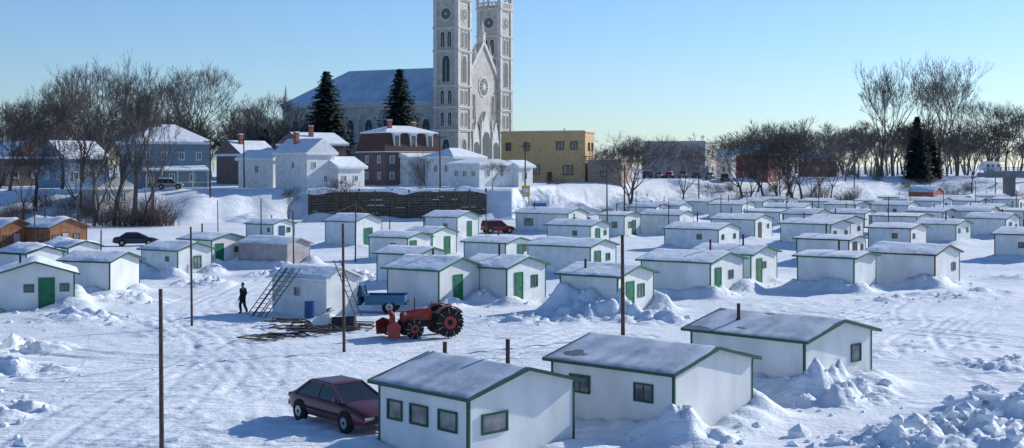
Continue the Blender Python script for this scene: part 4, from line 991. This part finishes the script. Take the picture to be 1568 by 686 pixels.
# ---------------------------------------------------------------- person
def person(loc, yaw):
    e = root('person', loc, yaw)
    J = {'pel': (0, 0, .95, .17), 'sp': (0, 0, 1.15, .17), 'ch': (0, 0, 1.36, .2), 'nk': (0, 0.0, 1.5, .08), 'hd0': (0, .01, 1.57, .07),
         'lh': (-.1, 0, .9, .12), 'lk': (-.12, .12, .5, .09), 'la': (-.12, .05, .1, .07), 'lt': (-.13, .2, .05, .05),
         'rh': (.1, 0, .9, .12), 'rk': (.13, -.02, .5, .09), 'ra': (.14, -.2, .14, .07), 'rt': (.15, -.08, .04, .045),
         'ls': (-.2, 0, 1.42, .1), 'le': (-.27, -.06, 1.15, .075), 'lw': (-.26, .08, .93, .05), 'rs': (.2, 0, 1.42, .1), 're': (.27, -.06, 1.15, .075), 'rw': (.25, .1, .95, .05)}
    E = [('pel', 'sp'), ('sp', 'ch'), ('ch', 'nk'), ('nk', 'hd0'), ('pel', 'lh'), ('lh', 'lk'), ('lk', 'la'), ('la', 'lt'), ('pel', 'rh'), ('rh', 'rk'), ('rk', 'ra'), ('ra', 'rt'), ('ch', 'ls'), ('ls', 'le'), ('le', 'lw'), ('ch', 'rs'), ('rs', 're'), ('re', 'rw')]
    ks = list(J); me = bpy.data.meshes.new('clothed_body'); me.from_pydata([J[k][:3] for k in ks], [(ks.index(a), ks.index(b)) for a, b in E], [])
    o = bpy.data.objects.new('clothed_body', me); col.objects.link(o); o.parent = e; me.materials.append(M['cloth'])
    o.modifiers.new('skin', 'SKIN')
    for i, k in enumerate(ks):
        sv = me.skin_vertices[0].data[i]; sv.radius = (J[k][3],) * 2; sv.use_root = (k == 'pel')
    ss = o.modifiers.new('sub', 'SUBSURF'); ss.levels = 2; ss.render_levels = 2
    for s, wn in ((-1, 'lw'), (1, 'rw')):
        w = Vector(J[wn][:3]); m = MB(); dn = Vector((0, .35, -1)).normalized(); m.cyl(w, w + dn * .09, .04, .045, 8)
        for k in range(4):
            p = w + dn * .085 + Vector((0, -.03 + .02 * k, 0)); q = p + (dn + Vector((-s * .2, .1, 0))) * (.04, .048, .045, .034)[k]; m.cyl(p, q, .011, .01, 6); m.cyl(q, q + (dn + Vector((-s * .7, .2, 0))) * .03, .01, .008, 6)
        m.cyl(w + dn * .03 + Vector((-s * .02, .03, 0)), w + dn * .07 + Vector((-s * .04, .06, 0)), .013, .01, 6)
        m.obj('gloved_hand', [M['cloth']], e, smooth=True)
    h = MB(); R_ = []
    for k, (z, rx, ry, cy) in enumerate(((1.55, .045, .05, .01), (1.58, .06, .075, .02), (1.62, .072, .09, .02), (1.67, .078, .098, .01), (1.72, .078, .1, .0), (1.76, .065, .085, 0), (1.785, .03, .04, 0))):
        R_.append([(rx * math.cos(t), cy + ry * math.sin(t), z) for t in [2 * math.pi * i / 14 for i in range(14)]])
    h.loft(R_, 0); h.loft([[(.0 + .085 * math.cos(t), .0 + .105 * math.sin(t), z) for t in [2 * math.pi * i / 14 for i in range(14)]] for z in (1.69, 1.73)] + [[(.06 * math.cos(t), .075 * math.sin(t), 1.8) for t in [2 * math.pi * i / 14 for i in range(14)]]], 1)
    h.cyl((0, .1, 1.665), (0, .13, 1.645), .01, .016, 6, 0); h.box(-.022, .022, .098, .105, 1.605, 1.613, 1)
    for s in (-1, 1): h.box(s * .03 - .012, s * .03 + .012, .098, .108, 1.675, 1.685, 1); h.cyl((s * .075, 0, 1.66), (s * .088, 0, 1.66), .025, .02, 8, 0)
    h.obj('head_with_cap', [M['skin'], M['cloth']], e, smooth=True)
person(put(-206, 76), rad(70))

# ---------------------------------------------------------------- light, sky, camera
el = rad(24); az = rad(54)      # azimuth clockwise from +Y towards +X
S = Vector((math.sin(az) * math.cos(el), math.cos(az) * math.cos(el), math.sin(el)))
sd = bpy.data.lights.new('sun', 'SUN'); sd.energy = 4.7; sd.angle = rad(.53); sd.color = (1, .97, .92)
so = bpy.data.objects.new('sun', sd); so.rotation_euler = (-S).to_track_quat('-Z', 'Y').to_euler(); so.location = (60, 30, 60); col.objects.link(so)
w = bpy.data.worlds.new('World'); scene.world = w; w.use_nodes = True; nt = w.node_tree
sk = nt.nodes.new('ShaderNodeTexSky'); sk.sky_type = 'NISHITA'; sk.sun_disc = False; sk.sun_elevation = el; sk.sun_rotation = az
sk.air_density = 1.0; sk.dust_density = .2; sk.ozone_density = 3.0; sk.altitude = 0
tint = nt.nodes.new('ShaderNodeMix'); tint.data_type = 'RGBA'; tint.blend_type = 'MULTIPLY'; tint.inputs[0].default_value = 1
nt.links.new(sk.outputs[0], tint.inputs[6]); tint.inputs[7].default_value = (.93, 1.14, 1.46, 1)
nt.links.new(tint.outputs[2], nt.nodes['Background'].inputs[0]); nt.nodes['Background'].inputs[1].default_value = .097
cd = bpy.data.cameras.new('camera'); cam = bpy.data.objects.new('camera', cd); col.objects.link(cam)
cam.location = (0, 0, 8.65); cam.rotation_euler = (rad(90), 0, 0); cd.sensor_width = 36; cd.lens = 45.92; cd.shift_y = -.0561; cd.clip_end = 20000
scene.camera = cam
scene.view_settings.view_transform = 'Standard'; scene.view_settings.look = 'None'; scene.view_settings.exposure = 0
